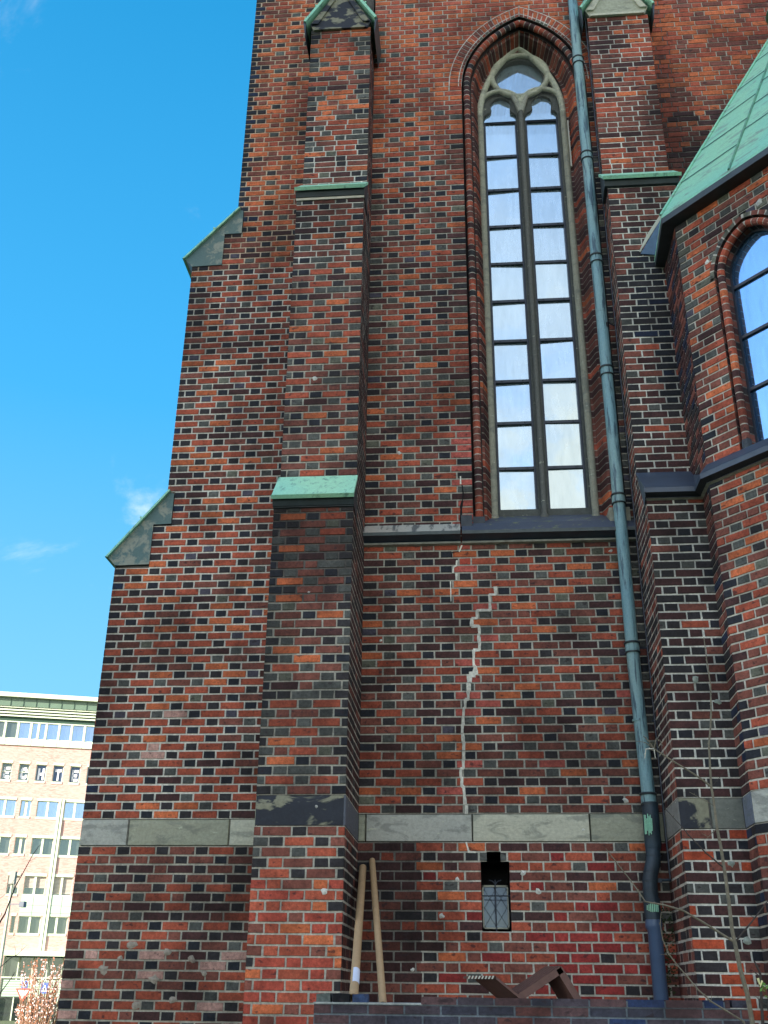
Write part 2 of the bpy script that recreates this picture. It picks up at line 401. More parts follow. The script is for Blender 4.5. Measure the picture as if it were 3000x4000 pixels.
def pal_main(u, z, k, r):
    t = min(1, max(0, (z-9.2)/2.2))
    if z < ZB0:
        if .5 < u < 1.35 and .0 < z < .8 and r.random() < .45: return pick(r, [(RR,3),(lin((150,58,52)),2)])
        if u < -.6: return pick(r, [(DB,5),(BR,3),(CH,1),(RE,1)])
        return pick(r, ST_LOW if k == 's' else HD_LOW)
    if 1.6 < z < 5.2 and -.11 < u-crack_x(z) < .12 and r.random() < .42: return pick(r, [(PK,2),(lin((170,74,58)),1)])
    if z > 5.1 and z < 5.9 and -.25 < u < 0 and r.random() < .4: return pick(r, [(PK,1)])
    w = lerp(ST_MAIN, ST_TOP, t) if k == 's' else lerp(HD_MAIN, HD_TOP, t)
    return pick(r, w)
def mc_main(u, z):
    n = noise.noise(Vector((u*.9, z*.7, 3.3)))*.5+.5
    a = MO_M; b = MO_L if (1.4 < z < 3.4 and n > .45) or z > 9 else MO_M
    if z < ZB0: b = MO_L; a = MO_D if u < -.4 else MO_M
    return tuple(x*(1-n)+y*n for x, y in zip(a, b))
mb = MB()
bricks(mb, (0, YW, 0), (1, 0, 0), (0, -1, 0), LOW+rows(ZB1, 15.5), ph=-.658, ivals=iv_main, pal=pal_main, mcol=mc_main)
# upper wall beyond the right buttress
bricks(mb, (0, YW, 0), (1, 0, 0), (0, -1, 0), rows(6.5, 15.5), ph=.1, ivals=lambda z: [(XC1, 6.6)],
       pal=lambda u, z, k, r: pick(r, lerp([(BR,5),(DB,4),(RE,3)], [(RE,5),(OR,4),(BR,3)], min(1, max(0, (z-8.5)/3+.25*(u-2.7))))), bond='X',
       mcol=lambda u, z: MO_M if u > 3 else MO_D, joint=.012)
# ring of voussoirs round the arch
def arch_pts(inset, side, n=40):
    R = WA+WO-inset; c = Vector((WX-side*WO, 0, WZ)); tt = math.acos(min(1, WO/R))
    return [c+Vector((side*R*cos(tt*i/n), 0, R*sin(tt*i/n))) for i in range(n+1)]
for side in (-1, 1):
    R0, R1 = WA+WO, WA+WO+.158; c = Vector((WX-side*WO, YW, WZ)); tt0 = math.acos(WO/R0); tt1 = math.acos(WO/R1); nb = 25
    for i in range(nb):
        f0, f1 = i/nb, (i+1)/nb
        def PT(R, f, y, tt): return c+Vector((side*R*cos(tt*f), y, R*sin(tt*f)))
        mb.poly([PT(R0-.004, f0, .004, tt0), PT(R1+.012, f0, .004, tt1), PT(R1+.012, f1, .004, tt1), PT(R0-.004, f1, .004, tt0)], 1, MO_W)
        g = .055*1; col = pick(rng, [(OR,4),(RE,4),(BR,2)])
        ra, rb = R0, R0+.033; rc = R0+.045
        for (p, q) in ((ra, rb), (rc, R1)):
            f0g, f1g = f0+2*g/nb, f1-2*g/nb
            ttp = lambda R: tt0+(tt1-tt0)*(R-R0)/(R1-R0)
            fr = [PT(p, f0g, -.004, ttp(p)), PT(q, f0g, -.004, ttp(q)), PT(q, f1g, -.004, ttp(q)), PT(p, f1g, -.004, ttp(p))]
            bk = [v+Vector((0, .012, 0)) for v in fr]; cc = col if q == R1 else pick(rng, [(BR,4),(RE,2),(OL,1)])
            mb.hexa(bk+fr, 0, cc)
for side in (-1, 1):
    for (ra, rb) in ((WA+WO+.034, WA+WO+.044), (WA+WO+.157, WA+WO+.170)):
        c = Vector((WX-side*WO, YW-.0035, WZ)); t_ = math.acos(WO/rb)
        for i in range(40):
            f0, f1 = t_*i/40, t_*(i+1)/40
            mb.poly([c+Vector((side*ra*cos(f0), 0, ra*sin(f0))), c+Vector((side*rb*cos(f0), 0, rb*sin(f0))), c+Vector((side*rb*cos(f1), 0, rb*sin(f1))), c+Vector((side*ra*cos(f1), 0, ra*sin(f1)))], 1, MO_W)
# white dabs of repair mortar
def dab(mb_, x, y, z, r0, u=(1, 0, 0), n=(0, -1, 0), c=None):
    u = Vector(u); n = Vector(n); o = Vector((x, y, z)); k = 9
    ring = []
    for i in range(k):
        a = 2*pi*i/k; q = r0*(.65+.6*rng.random()); ring.append(o+u*(q*cos(a))+Vector((0, 0, q*sin(a)*.85))+n*.003)
    top = o+n*.012
    for i in range(k): mb_.poly([ring[i], ring[(i+1) % k], top], 1, c or MO_W)
for (x, z, q) in ((-.77,5.55,.025),(1.48,4.3,.022),(-.95,3.35,.018),(1.42,1.72,.03),(.42,1.06,.03),(.55,.9,.03),(-.2,1.0,.025),(-.35,.68,.03),(1.0,1.45,.02),(-.62,.22,.02)):
    dab(mb, x, YW, z, q)
mb.build('main_wall', [BRICK, MORT], church)

# body of solid masonry behind the facing
mb = MB()
def solid(x0, x1, y0, y1, z0, z1): mb.box(x0, x1, y0, y1, z0, z1, 1, MO_D)
solid(XA0, .0, YW+.5, YW+1.1, 4.4, 16); solid(1.74, 6.6, YW+.5, YW+1.1, 4.4, 16)      # wall core left and right of the window
solid(-.2, 1.9, YW+.75, YW+1.1, GZ, 16)
solid(-2.9, -1.2, 11.0, 12.0, GZ, 16)
mb.build('wall_core', [BRICK, MORT], church)

# ---- stone band courses
def block(mb_, O, u, n, u0, u1, z0, z1, col, m=0, proud=.004):
    O = Vector(O); u = Vector(u); n = Vector(n); Z = Vector((0, 0, 1)); e = .006
    B = [O+u*u0+Z*z0-n*.02, O+u*u1+Z*z0-n*.02, O+u*u1+Z*z1-n*.02, O+u*u0+Z*z1-n*.02]
    nu, nz = max(2, int((u1-u0)/.05)), 6; g = []
    for j in range(nz+1):
        for i in range(nu+1):
            uu = u0+e+(u1-u0-2*e)*i/nu; zz = z0+e+(z1-z0-2*e)*j/nz
            edge = (i in (0, nu)) or (j in (0, nz))
            d = proud+(noise.noise(Vector((uu*7, zz*9, u0*3)))*.004)-(.003 if edge else 0)
            g.append(O+u*uu+Z*zz+n*d)
    k = len(mb_.v); mb_.v.extend([tuple(p) for p in g])
    for j in range(nz):
        for i in range(nu):
            a = k+j*(nu+1)+i; mb_.f.append((a, a+1, a+nu+2, a+nu+1)); mb_.m.append(m); mb_.c.append(col)
    c4 = [g[0], g[nu], g[-1], g[nz*(nu+1)]]
    for a, b in ((0,1),(1,2),(2,3),(3,0)): mb_.poly([B[a], B[b], c4[b], c4[a]], m, col)
    mb_.poly(B, m, MO_L)
SG = lin((168,168,146)); SG2 = lin((174,174,162)); SG3 = lin((158,158,136)); SG4 = lin((190,188,166))
mb = MB()
for a, b, c in ((-1.143,-1.075,SG3),(-1.068,-.05,SG2),(-.042,1.062,SG4),(1.07,1.752,SG3)):
    block(mb, (0, YW, 0), (1,0,0), (0,-1,0), a, b, ZB0+.004, ZB1-.004, c)
for a, b, c in ((-4.003,-3.517,SG2),(-3.509,-2.48,SG3),(-2.472,-1.94,SG4)):
    block(mb, (0, 10.64, 0), (1,0,0), (0,-1,0), a, b, ZB0+.004, ZB1-.004, c)
block(mb, (0, 9.28, 0), (1,0,0), (0,-1,0), XA0, XA1-.012, ZB0, ZB1, SG, 1)
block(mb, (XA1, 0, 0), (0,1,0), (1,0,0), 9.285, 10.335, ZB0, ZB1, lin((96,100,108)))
block(mb, (XA0, 0, 0), (0,1,0), (-1,0,0), 9.285, 10.64, ZB0, ZB1, SG3)
block(mb, (0, 9.49, 0), (1,0,0), (0,-1,0), XC0, 2.01, ZB0, ZB1, SG, 1); block(mb, (0, 9.49, 0), (1,0,0), (0,-1,0), 2.02, 2.30, ZB0, ZB1, lin((112,114,104)))
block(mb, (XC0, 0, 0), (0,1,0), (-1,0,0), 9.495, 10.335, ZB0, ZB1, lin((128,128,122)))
block(mb, (-4.003, 0, 0), (0,1,0), (-1,0,0), 10.645, 11.5, ZB0, ZB1, SG3)
# chapel band
DV = Vector((cos(radians(48)), -sin(radians(48)), 0)); NV = Vector((-DV.y*-1, 0, 0))
NV = Vector((-sin(radians(48)), -cos(radians(48)), 0)); P0 = Vector((2.30, 9.18, 0)); AL = 1.64
block(mb, P0, DV, NV, 0, .8, ZB0, ZB1, SG2); block(mb, P0, DV, NV, .81, AL, ZB0, ZB1, SG3)
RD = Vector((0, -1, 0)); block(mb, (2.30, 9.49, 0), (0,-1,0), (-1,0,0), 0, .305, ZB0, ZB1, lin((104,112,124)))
mb.build('stone_band', [STONE, SOOT], church)

# ---- left end buttress, seen from its side
LY = 10.64
def left_x(z):
    if z < 4.39: return -4.003
    if z < 4.88: return -3.61
    if z < 5.26: return -3.40
    if z < 8.54: return -3.49
    if z < 9.04: return -3.10
    if z < 9.42: return -2.87
    return -2.955
def pal_left(u, z, k, r):
    if z < ZB0:
        if z < .35 and r.random() < .12: return pick(r, [(PP,1)])
        return pick(r, [(RE,5),(BR,4),(DB,1.5)] if k == 's' else [(CH,4),(BB,2),(BR,3),(GR,2)])
    if 2.0 < z < 2.75 and -3.4 < u < -3.0 and r.random() < .35: return pick(r, [(PP,1)])
    t = min(1, max(0, (z-8.2)/1.5))
    if k == 'h' and u-left_x(z) < .14: return pick(r, [(BB,3),(CH,2),(BBU,1.5)])
    st = lerp(ST_L, [(OR,5),(RE,4),(BR,3)], t); hd = lerp(HD_L, [(BR,4),(CH,3),(GR,2),(RE,3)], t)
    return pick(r, st if k == 's' else hd)
mb = MB()
bricks(mb, (0, LY, 0), (1,0,0), (0,-1,0), LOW+rows(ZB1, 15.5), ph=-3.542, ivals=lambda z: [(left_x(z), XA0+.0)], pal=pal_left,
       mcol=lambda u, z: lin((204,200,186)) if z > ZB0 and z < 8.5 else lin((196,176,152)) if z > 8.5 else lin((176,170,154)), joint=.0165)
for (z0_, z1_, X) in ((GZ, 1.338, -4.003), (1.6, 4.39, -4.003), (4.9, 8.54, -3.475), (9.1, 15.5, -2.955)):
    bricks(mb, (X, 0, 0), (0,-1,0), (-1,0,0), [q for q in LOW+UP if q[0] >= z0_-.05 and q[1] <= z1_+.05], ph=0, ivals=lambda z: [(-11.5, -LY)],
           pal=lambda u, z, k, r: pick(r, ST_L if k == 's' else HD_L), mcol=lambda u, z: MO_M)
mb.box(-3.99, -1.2, LY+.02, 11.5, GZ, 4.38, 1, MO_D); mb.box(-3.46, -1.2, LY+.02, 11.5, 4.38, 8.5, 1, MO_D); mb.box(-2.94, -1.2, LY+.02, 11.5, 8.5, 16, 1, MO_D)
for (x, z, q) in ((-3.35,.42,.05),(-3.1,.12,.05),(-2.9,-.05,.04),(-3.6,.2,.05),(-2.75,.3,.04),(-3.25,-.1,.045),(-3.0,.36,.04),(-3.45,.3,.035),(-2.62,.18,.03)): dab(mb, x, LY, z, q, c=lin((150,140,126)))
lb = mb.build('end_buttress', [BRICK, MORT], church)
CLAD = copper_mat('copper_cladding', lin((80,108,108)), lin((146,148,132)), .48, .60, (2,2,2), .6)
for tip, bot, mid, top in (((-4.09,4.475), (-3.998,4.378), [(-3.61,4.385),(-3.61,4.875),(-3.405,4.88)], (-3.405,5.262)),
                           ((-3.59,8.645), (-3.49,8.53), [(-3.10,8.54),(-3.10,9.035),(-2.875,9.04)], (-2.875,9.41))):
    mb = MB(); prof = [tip, bot]+mid+[top, (top[0]-.06, top[1]+.02)]
    P3 = [Vector((x, 0, z)) for x, z in prof]
    tris = tessellate_polygon([P3])
    for y in (LY-.012,):
        for t in tris: mb.poly([(P3[i].x, y, P3[i].z) for i in t], 1, (1,1,1))
    for i in range(len(P3)-2):
        a, b = P3[i], P3[i+1]; mb.poly([(a.x, LY-.012, a.z), (b.x, LY-.012, b.z), (b.x, 11.5, b.z), (a.x, 11.5, a.z)], 2)
    # sheet on the slope
    a = Vector((tip[0], 0, tip[1])); b = Vector((top[0]-.04, 0, top[1]+.03)); nn = Vector((-(b-a).z, 0, (b-a).x)).normalized()*.022
    mb.extr([a, b, b+nn, a+nn-(b-a).normalized()*.02], Vector((0, LY-.05, 0)), Vector((0, 11.54, 0)), 0)
    m_ = a+(b-a)*.55; mb.extr([m_, m_+(b-a)*.02, m_+(b-a)*.02+nn*2, m_+nn*2], Vector((0, LY-.055, 0)), Vector((0, 11.545, 0)), 0)
    mb.build('copper_cap', [COPPER, CLAD, COPDARK], lb)

# ---- front-facing buttresses
def pier(name, x0, x1, yb_l, yb_r, st, zgab, pal, mc, ph, x1b=None):
    """st: list of (front y, z0, z1); stages stacked upwards, sloped between"""
    mb = MB()
    def fy(z):      # front plane with the sloped shoulders, for the side faces
        for i, (y, a, b) in enumerate(st):
            if z <= b: 
                return y
            if i+1 < len(st) and z < st[i+1][1]:
                y2, a2 = st[i+1][0], st[i+1][1]
                return y+(y2-y)*(z-b)/(a2-b)
        return st[-1][0]
    for i, (y, a, b) in enumerate(st):
        rr = [q for q in (LOW if a < 0 else [])+UP if q[0] > a-.04 and q[1] < b+.05]
        xr = x1b if (x1b and i == 0) else x1
        bricks(mb, (0, y, 0), (1,0,0), (0,-1,0), rr, ph=ph+(i*.13), ivals=lambda z: [(x0, xr)], pal=pal, mcol=mc, bond=('F' if i < 2 else 'X'))
        mb.box(x0+.012, xr-.012, y+.012, max(yb_l, yb_r), a-.3 if i else GZ, b, 1, MO_D)
    allr = LOW+UP
    top = st[-1][2]
    dpal = lambda u, z, k, r: pick(r, [(DB,6),(BR,1.5),(CH,4)] if z < 9 else [(BR,3),(DB,5),(CH,1)])  # side faces get darker bricks, their shade put into the colour
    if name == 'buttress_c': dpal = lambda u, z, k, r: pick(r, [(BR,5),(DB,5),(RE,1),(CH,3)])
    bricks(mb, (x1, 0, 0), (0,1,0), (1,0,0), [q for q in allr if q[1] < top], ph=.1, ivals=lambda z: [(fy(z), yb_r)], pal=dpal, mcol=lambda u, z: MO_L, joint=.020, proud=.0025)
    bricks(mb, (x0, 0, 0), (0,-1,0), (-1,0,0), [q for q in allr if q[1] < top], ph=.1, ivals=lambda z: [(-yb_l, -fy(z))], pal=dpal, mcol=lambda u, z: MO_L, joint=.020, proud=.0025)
    return mb
def pal_A(u, z, k, r):
    if z < .9: return pick(r, [(OR,2),(RE,5),(lin((164,74,58)),5),(BR,2.2),(CH,.8)])
    if z < ZB0: return pick(r, [(RE,5),(BR,3),(PK,.6),(OR,1)] if k == 's' else [(CH,4),(GR,2),(BR,2),(RE,1)])
    edge = (u-XA0 < .14 or XA1-u < .14)
    if edge and k == 'h': return pick(r, [(CH,3),(GR,4),(BB,2)])
    t = min(1, max(0, (z-9.3)/2))
    return pick(r, lerp(ST_A, [(OR,5),(RE,4),(BR,2)], t) if k == 's' else lerp(HD_A, [(RE,3),(OR,3),(GR,3),(BR,2)], t))
mcA = lambda u, z: (MO_W if 7.6 < z < 10.2 else MO_D if 3.4 < z < 4.5 else MO_M)
STA = [(9.28, GZ, 4.44), (9.51, 4.84, 8.56), (9.815, 9.0, 11.70)]
mb = pier('buttress_a', XA0, XA1, 10.64, YW, STA, 11.8, pal_A, mcA, -1.54)
for (x, z, q) in ((-1.62,6.05,.03),(-1.4,1.5,.02),(-1.3,.8,.03),(-1.55,3.5,.012)): dab(mb, x, 9.51 if z > 5 else 9.28, z, q)
bA = mb.build('buttress', [BRICK, MORT], church)
def pal_C(u, z, k, r):
    if z < ZB0 and r.random() < .13: return pick(r, [(lin((176,78,50)),1)])
    if z < 9: 
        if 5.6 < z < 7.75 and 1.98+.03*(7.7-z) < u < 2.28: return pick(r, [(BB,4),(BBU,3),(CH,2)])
        if z > 4.9: return pick(r, [(BR,4),(DB,5),(CH,1),(RE,.8)] if k == 's' else [(DB,3),(CH,3),(GR,1.5),(BR,2)])
        return pick(r, ST_C if k == 's' else HD_C)
    return pick(r, [(BR,5),(DB,3),(RE,3),(OR,1)])
STC = [(9.49, GZ, 4.50), (9.87, 4.97, 8.81), (10.11, 9.18, 11.97)]
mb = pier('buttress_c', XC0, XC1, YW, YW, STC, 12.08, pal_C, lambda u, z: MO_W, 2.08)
for (x, z, q) in ((2.02,2.66,.035),(2.2,2.45,.03),(2.19,.45,.04),(2.14,1.05,.03)): dab(mb, x, 9.49, z, q, c=lin((150,158,146)))
bC = mb.build('buttress', [BRICK, MORT], church)

def slope_cap(mb, x0, x1, ye, ze, yt, zt, xo=.035, thick=.03, m=0, under=1):
    """copper sheet lying on a sloped shoulder, with a dark drip edge"""
    a = Vector((0, ye, ze)); b = Vector((0, yt, zt)); d = (b-a).normalized(); nn = Vector((0, -d.z, d.y))*thick
    mb.extr([a, b, b+nn, a+nn], Vector((x0-xo, 0, 0)), Vector((x1+xo, 0, 0)), m)
    mb.extr([a, a+Vector((0,0,-.012))-Vector((0,.008,0)), a+nn-Vector((0,.012,0)), a+nn], Vector((x0-xo-.004, 0, 0)), Vector((x1+xo+.004, 0, 0)), m)
    # stone weathering below with deep drip
    mb.extr([Vector((0, ye+.02, ze-.004)), Vector((0, ye+.05, ze-.065)), Vector((0, yt, ze-.10)), Vector((0, yt, zt-.01))], Vector((x0-xo*.7, 0, 0)), Vector((x1+xo*.7, 0, 0)), under)
mb = MB()
slope_cap(mb, XA0, XA1, 9.20, 4.475, 9.515, 4.835, .012)
mb.extr([Vector((0,9.262,4.445)), Vector((0,9.262,4.40)), Vector((0,9.29,4.39)), Vector((0,9.29,4.445))], Vector((XA0-.005,0,0)), Vector((XA1+.005,0,0)), 1)
mb.build('copper_cap', [COPPER, COPDARK], bA); mb = MB()
slope_cap(mb, XA0, XA1, 9.435, 8.625, 9.82, 9.01, .015)
mb.box(XA0-.005, XA1+.005, 9.497, 9.52, 8.525, 8.56, 2)
mb.build('copper_cap', [COPPER, COPDARK, WHITEST], bA)
mb = MB()
slope_cap(mb, XC0, XC1, 9.795, 8.885, 10.115, 9.215, .055)
mb.build('copper_cap', [COPPER, COPDARK], bC)
def gable(parent, xc, hw, zf, y0, yb, apex, stone):
    mb = MB(); s = (apex-zf)/hw
    # roof sheets
    for side in (-1, 1):
        e = Vector((xc+side*hw, 0, zf)); a = Vector((xc, 0, apex)); d = (a-e).normalized(); nn = Vector((side*abs(d.z), 0, abs(d.x)))*.035
        mb.extr([e, a, a+nn*1.0, e+nn], Vector((0, y0-.07, 0)), Vector((0, yb, 0)), 0)
        mb.extr([e+Vector((0,0,-.02)), e+nn+Vector((side*.01,0,0)), e+nn*.6+Vector((side*.012,0,-.05)), e+Vector((0,0,-.27))-Vector((side*.0,0,0))], Vector((0, y0-.05, 0)), Vector((0, yb, 0)), 1)
        for t in (.35, .8):
            q = e+(a-e)*t; mb.extr([q+nn, q+nn+d*.02, q+nn*1.7+d*.02, q+nn*1.7], Vector((0, y0-.07, 0)), Vector((0, yb, 0)), 0)
    mb.build('gable_roof', [COPPER, COPDARK], parent)
    mb = MB(); i = .05; zb = zf-.105
    P3 = [Vector((xc-hw+.10, 0, zb)), Vector((xc+hw-.10, 0, zb)), Vector((xc+hw-.05, 0, zf+.02)), Vector((xc, 0, apex-.03)), Vector((xc-hw+.05, 0, zf+.02))]
    mb.extr(P3, Vector((0, y0, 0)), Vector((0, yb, 0)), 0, stone)
    # raised rim left and right plus lumpy bottom ledge
    for side in (-1, 1):
        a = Vector((xc+side*(hw-.07), 0, zf+.0)); b = Vector((xc, 0, apex-.06)); w = Vector((-side*.09, 0, 0))
        mb.extr([a, b, b+w*.5, a+w], Vector((0, y0-.025, 0)), Vector((0, y0+.01, 0)), 0, SG4)
    mb.box(xc-hw+.11, xc+hw-.11, y0-.02, y0+.01, zb-.002, zb+.035, 0, SG4)
    mb.build('gable_stone', [STONE if stone != DKS else SOOT], parent)
DKS = lin((50,54,62))
gable(bA, -1.548, .461, 11.80, 9.80, YW+.3, 12.57, DKS)
gable(bC, 2.147, .465, 12.08, 10.09, YW+.3, 12.86, lin((166,168,146)))

# ---- string course and sill under the lancet
mb = MB()
prof = [(0,4.66),(.14,4.518),(.14,4.480),(.115,4.476),(.05,4.452),(.028,4.446),(.04,4.436),(.04,4.415),(.0,4.405)]
def run(mb_, prof, O, u, n, a, b, m=0, mtop=None):
    O = Vector(O); u = Vector(u); n = Vector(n)
    for k in range(len(prof)-1):
        (p0, z0), (p1, z1) = prof[k], prof[k+1]
        mm = m[k] if isinstance(m, (list, tuple)) else m
        mb_.poly([O+u*a[0]+n*p0+Vector((0,0,z0)), O+u*b[0]+n*p0+Vector((0,0,z0)), O+u*b[0]+n*p1+Vector((0,0,z1)), O+u*a[0]+n*p1+Vector((0,0,z1))], mm)
mats_sc = [3, 2, 0, 0, 0, 0, 1, 1]
run(mb, prof, (0,YW,0), (1,0,0), (0,-1,0), [XA1], [-.100], [4,2,0,0,0,0,1,1]); run(mb, prof, (0,YW,0), (1,0,0), (0,-1,0), [-.082], [XC0], mats_sc)
for x in (-.100, -.082): mb.poly([(x, YW-p, z) for p, z in prof], 0)
MOSS = copper_mat('mossy_sill', lin((66,76,90)), lin((120,126,84)), .56, .66, (3,3,3), .6)
PALE = simple('weathered_lip', (150,150,138), .8, 0, .3, 14, .4)
GREYF = simple('grey_fascia', (84,90,88), .8, 0, .2)
PATCH = copper_mat('flaking_white_top', lin((166,168,158)), lin((58,66,70)), .47, .58, (3,1,1), .7)
mb.poly([(0.03, YW-.0, 4.66), (1.70, YW, 4.66), (1.50, YW+.52, 4.99), (.22, YW+.52, 4.99)], 3)
mb.box(-.09, .03, YW-.055, YW+.05, 4.60, 4.735, 5); mb.box(-.09, .17, YW+.0, YW+.12, 4.60, 4.74, 5); mb.box(1.50, 1.72, YW-.02, YW+.3, 4.6, 4.80, 6)
mb.build('string_course', [LEAD, PALE, GREYF, MOSS, PATCH, simple('dark_block', (64,68,72), .8, 0, .3), simple('pale_block', (150,148,130), .85, 0, .25)], church)

# ---- lancet window
win = church
mb = MB()      # brick reveals: sweep of the moulded section round the opening
def path(inset, side, s):      # s in 0..1 over height then arc
    V = WZ-4.66; R = WA+WO-inset; tt = math.acos(min(1, WO/R)); L0 = V+(WA+WO)*math.acos(WO/(WA+WO)); t = s*L0
    if t <= V: return Vector((WX+side*(WA-inset), YW, 4.66+t))
    f = (t-V)/(L0-V)*tt
    return Vector((WX-side*WO+side*R*cos(f), YW, WZ+R*sin(f)))
L0 = (WZ-4.66)+(WA+WO)*math.acos(WO/(WA+WO)); ncs = int(L0/CU)
sec = [(0,0,0),(0,.12,0),(.125,.12,0),(.125,.15,0),(.155,.165,0),(.215,.34,0),(.26,.345,0)]
for side in (-1, 1):
    for k in range(ncs):
        s0, s1 = k/ncs, (k+1)/ncs; sj = s1-.16/ncs
        cb = pick(rng, [(BR,4),(DB,3),(RE,3),(CH,1)]); cs = pick(rng, [(BR,4),(DB,3),(RE,2)]); cr = pick(rng, [(BR,4),(DB,4),(RE,1.5),(OR,.6)])
        for (a_, b_, mort) in ((s0, sj, 0), (sj, s1, 1)):
            for q in range(len(sec)-1):
                (i0, d0, _), (i1, d1, _) = sec[q], sec[q+1]; sh = .003 if mort else 0
                A = path(i0-sh, side, a_)+Vector((0, d0+sh, 0)); B = path(i1-sh, side, a_)+Vector((0, d1+sh, 0))
                C = path(i1-sh, side, b_)+Vector((0, d1+sh, 0)); D = path(i0-sh, side, b_)+Vector((0, d0+sh, 0))
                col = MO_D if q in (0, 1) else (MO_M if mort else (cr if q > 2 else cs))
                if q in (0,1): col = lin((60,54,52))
                mb.poly([A, B, C, D], 1 if mort else 0, col)
        # the roll moulding
        ctr = lambda s: path(.068, side, s)+Vector((0, .055, 0))
        z_ = path(0, side, s0).z
        if z_ > 4.72:
            mb.tube([ctr(s0), ctr((s0+sj)/2), ctr(sj)], .045, 12, 0, cb, True); mb.tube([ctr(sj-.02/ncs), ctr(s1+.02/ncs)], .0425, 12, 1, MO_L if rng.random() < .45 else MO_M, False)
mb.build('window_surround', [BRICK, MORT], win, smooth=True)
# stone tracery
TY = 10.69; LT = lin((196,196,170)); SD = lin((84,86,80)); SX = .845
heads = []
def head_outline(xl, xr):
    xc = (xl+xr)/2+.012; w = xr-xl; pts = [(xr, 5.0), (xr, 10.92)]
    def arc(cx, cz, r, a0, a1, n=8): return [(cx+r*cos(radians(a0+(a1-a0)*i/n)), cz+r*sin(radians(a0+(a1-a0)*i/n))) for i in range(n+1)]
    pts += arc(xr-.095, 10.925, .09, 8, 78, 6)
    pts += arc(xc, 11.135, .142, -28, 208, 18)
    pts += arc(xl+.095, 10.925, .09, 102, 172, 6)
    pts += [(xl, 10.92), (xl, 5.0)]
    return pts
lights = [(.336, .781), (.897, 1.338)]
holes = [head_outline(*q) for q in lights]
ocu = [(.853+.32*cos(2*pi*i/36), 11.63+.32*sin(2*pi*i/36)) for i in range(36)]
tri1 = [(.845, 11.24), (.79, 11.17), (.845, 11.09), (.90, 11.17)]
spl = [(.33, 10.98), (.36, 11.30), (.47, 11.62), (.44, 11.42), (.46,11.33), (.36,11.22)]
spr = [(2*SX-x, z) for x, z in reversed(spl)]
top = [(.76, 12.03), (.845, 12.12), (.93, 12.03), (.845, 12.055)]
mb = MB()
outer = [(-.1, 4.7), (1.82, 4.7), (1.82, 12.9), (-.1, 12.9)]
def plate(mb_, outer, holes, y, m, c):
    loops = [[Vector((x, z, 0)) for x, z in lp] for lp in [outer]+holes]; flat = [p for lp in loops for p in lp]
    for t in tessellate_polygon(loops): mb_.poly([(flat[i].x, y, flat[i].y) for i in t], m, c)
plate(mb, outer, holes+[ocu, spl, spr, top, tri1], TY+.05, 0, SD)
for lp in holes+[ocu]:
    for i in range(len(lp)):
        a, b = lp[i], lp[(i+1) % len(lp)]; yb_ = 10.80 if lp is ocu else 10.86; mb.poly([(a[0], TY+.05, a[1]), (b[0], TY+.05, b[1]), (b[0], yb_, b[1]), (a[0], yb_, a[1])], 0, SD)
plate(mb, outer, holes+[ocu], 10.793, 0, lin((44,42,40)))
def circ(cx, cz, r, a0, a1, n, y): return [Vector((cx+r*cos(radians(a0+(a1-a0)*i/n)), y, cz+r*sin(radians(a0+(a1-a0)*i/n)))) for i in range(n+1)]
rI = 1.72; sp = 10.88; xl = .285
angI = math.degrees(math.acos((rI-(SX-xl))/rI))
mb.tube(circ(xl+rI, sp, rI, 180, 180-angI, 22, TY), .042, 10, 0, LT); mb.tube(circ(2*SX-xl-rI, sp, rI, 0, angI, 22, TY), .042, 10, 0, LT)
# splayed stone flank between outline and brick
mb.tube(circ(.853, 11.625, .385, 0, 360, 40, TY+.005)[:-1], .038, 10, 0, LT, closed=True)
mb.tube(circ(.853, 11.625, .338, 0, 360, 40, TY+.04)[:-1], .016, 8, 0, SD, closed=True)
for cx in (.565, 1.125):
    mb.tube(circ(cx, 11.07, .283, 185, -5, 22, TY), .032, 10, 0, LT)
    mb.tube(circ(cx, 11.09, .245, 185, -5, 22, TY+.035), .016, 8, 0, SD)
for x in (.285, 2*SX-.285): mb.tube([(x, TY, 4.80), (x, TY, 4.86), (x, TY, 4.9), (x, TY, 10.9)], [.055, .055, .042, .042], 12, 0, lin((150,148,128)))
mb.tube([(.838, TY, 4.80), (.838, TY, 4.90), (.838, TY, 4.92), (.838, TY, 7.5), (.838, TY, 11.0)], [.05, .045, .030, .030, .036], 12, 0, lin((98,98,90)))
for side in (-1, 1): mb.tube([(.838, TY, 10.95), (.838+side*.05, TY, 11.12), (.838+side*.10, TY, 11.24)], [.045, .035, .03], 8, 0, lin((170,168,150)))
mb.box(.205, .228, 10.645, 10.72, 4.78, 10.85, 1, (1,1,1)); mb.box(1.445, 1.462, 10.64, 10.72, 9.9, 10.7, 1)
for side in (-1, 1):      # flat stone margin outside the rolls
    x0 = SX+side*.60; mb.box(min(x0, x0+side*.035), max(x0, x0+side*.035), TY+.0, TY+.1, 4.72, 10.9, 0, lin((120,118,102)))
mb.build('window_tracery', [STONE, WHITEST], win, smooth=True)
bars = [5.555, 6.158, 6.737, 7.316, 7.91, 8.495, 9.095, 9.705, 10.286, 10.888]
mb = MB()
for (xl_, xr_) in lights:
    for x in (xl_, xr_-.022): mb.box(x, x+.022, 10.79, 10.84, 4.93, 10.93)
    mb.box(xl_-.0, xr_, 10.775, 10.84, 4.93, 4.985)
    xm = (xl_+xr_)/2; mb.box(xm-.03, xm+.03, 10.765, 10.775, 4.935, 4.955)
    for z in bars:
        mb.box(xl_-.03, xr_+.03, 10.803, 10.828, z-.018, z+.018)
        for fx in (.22, .78):
            x = xl_+(xr_-xl_)*fx; mb.tube([(x, 10.794, z+.004), (x, 10.806, z+.004)], .009, 6)
mb.build('window_frame', IRON, win)
mb = MB(); zz = [4.95]+bars+[11.4]
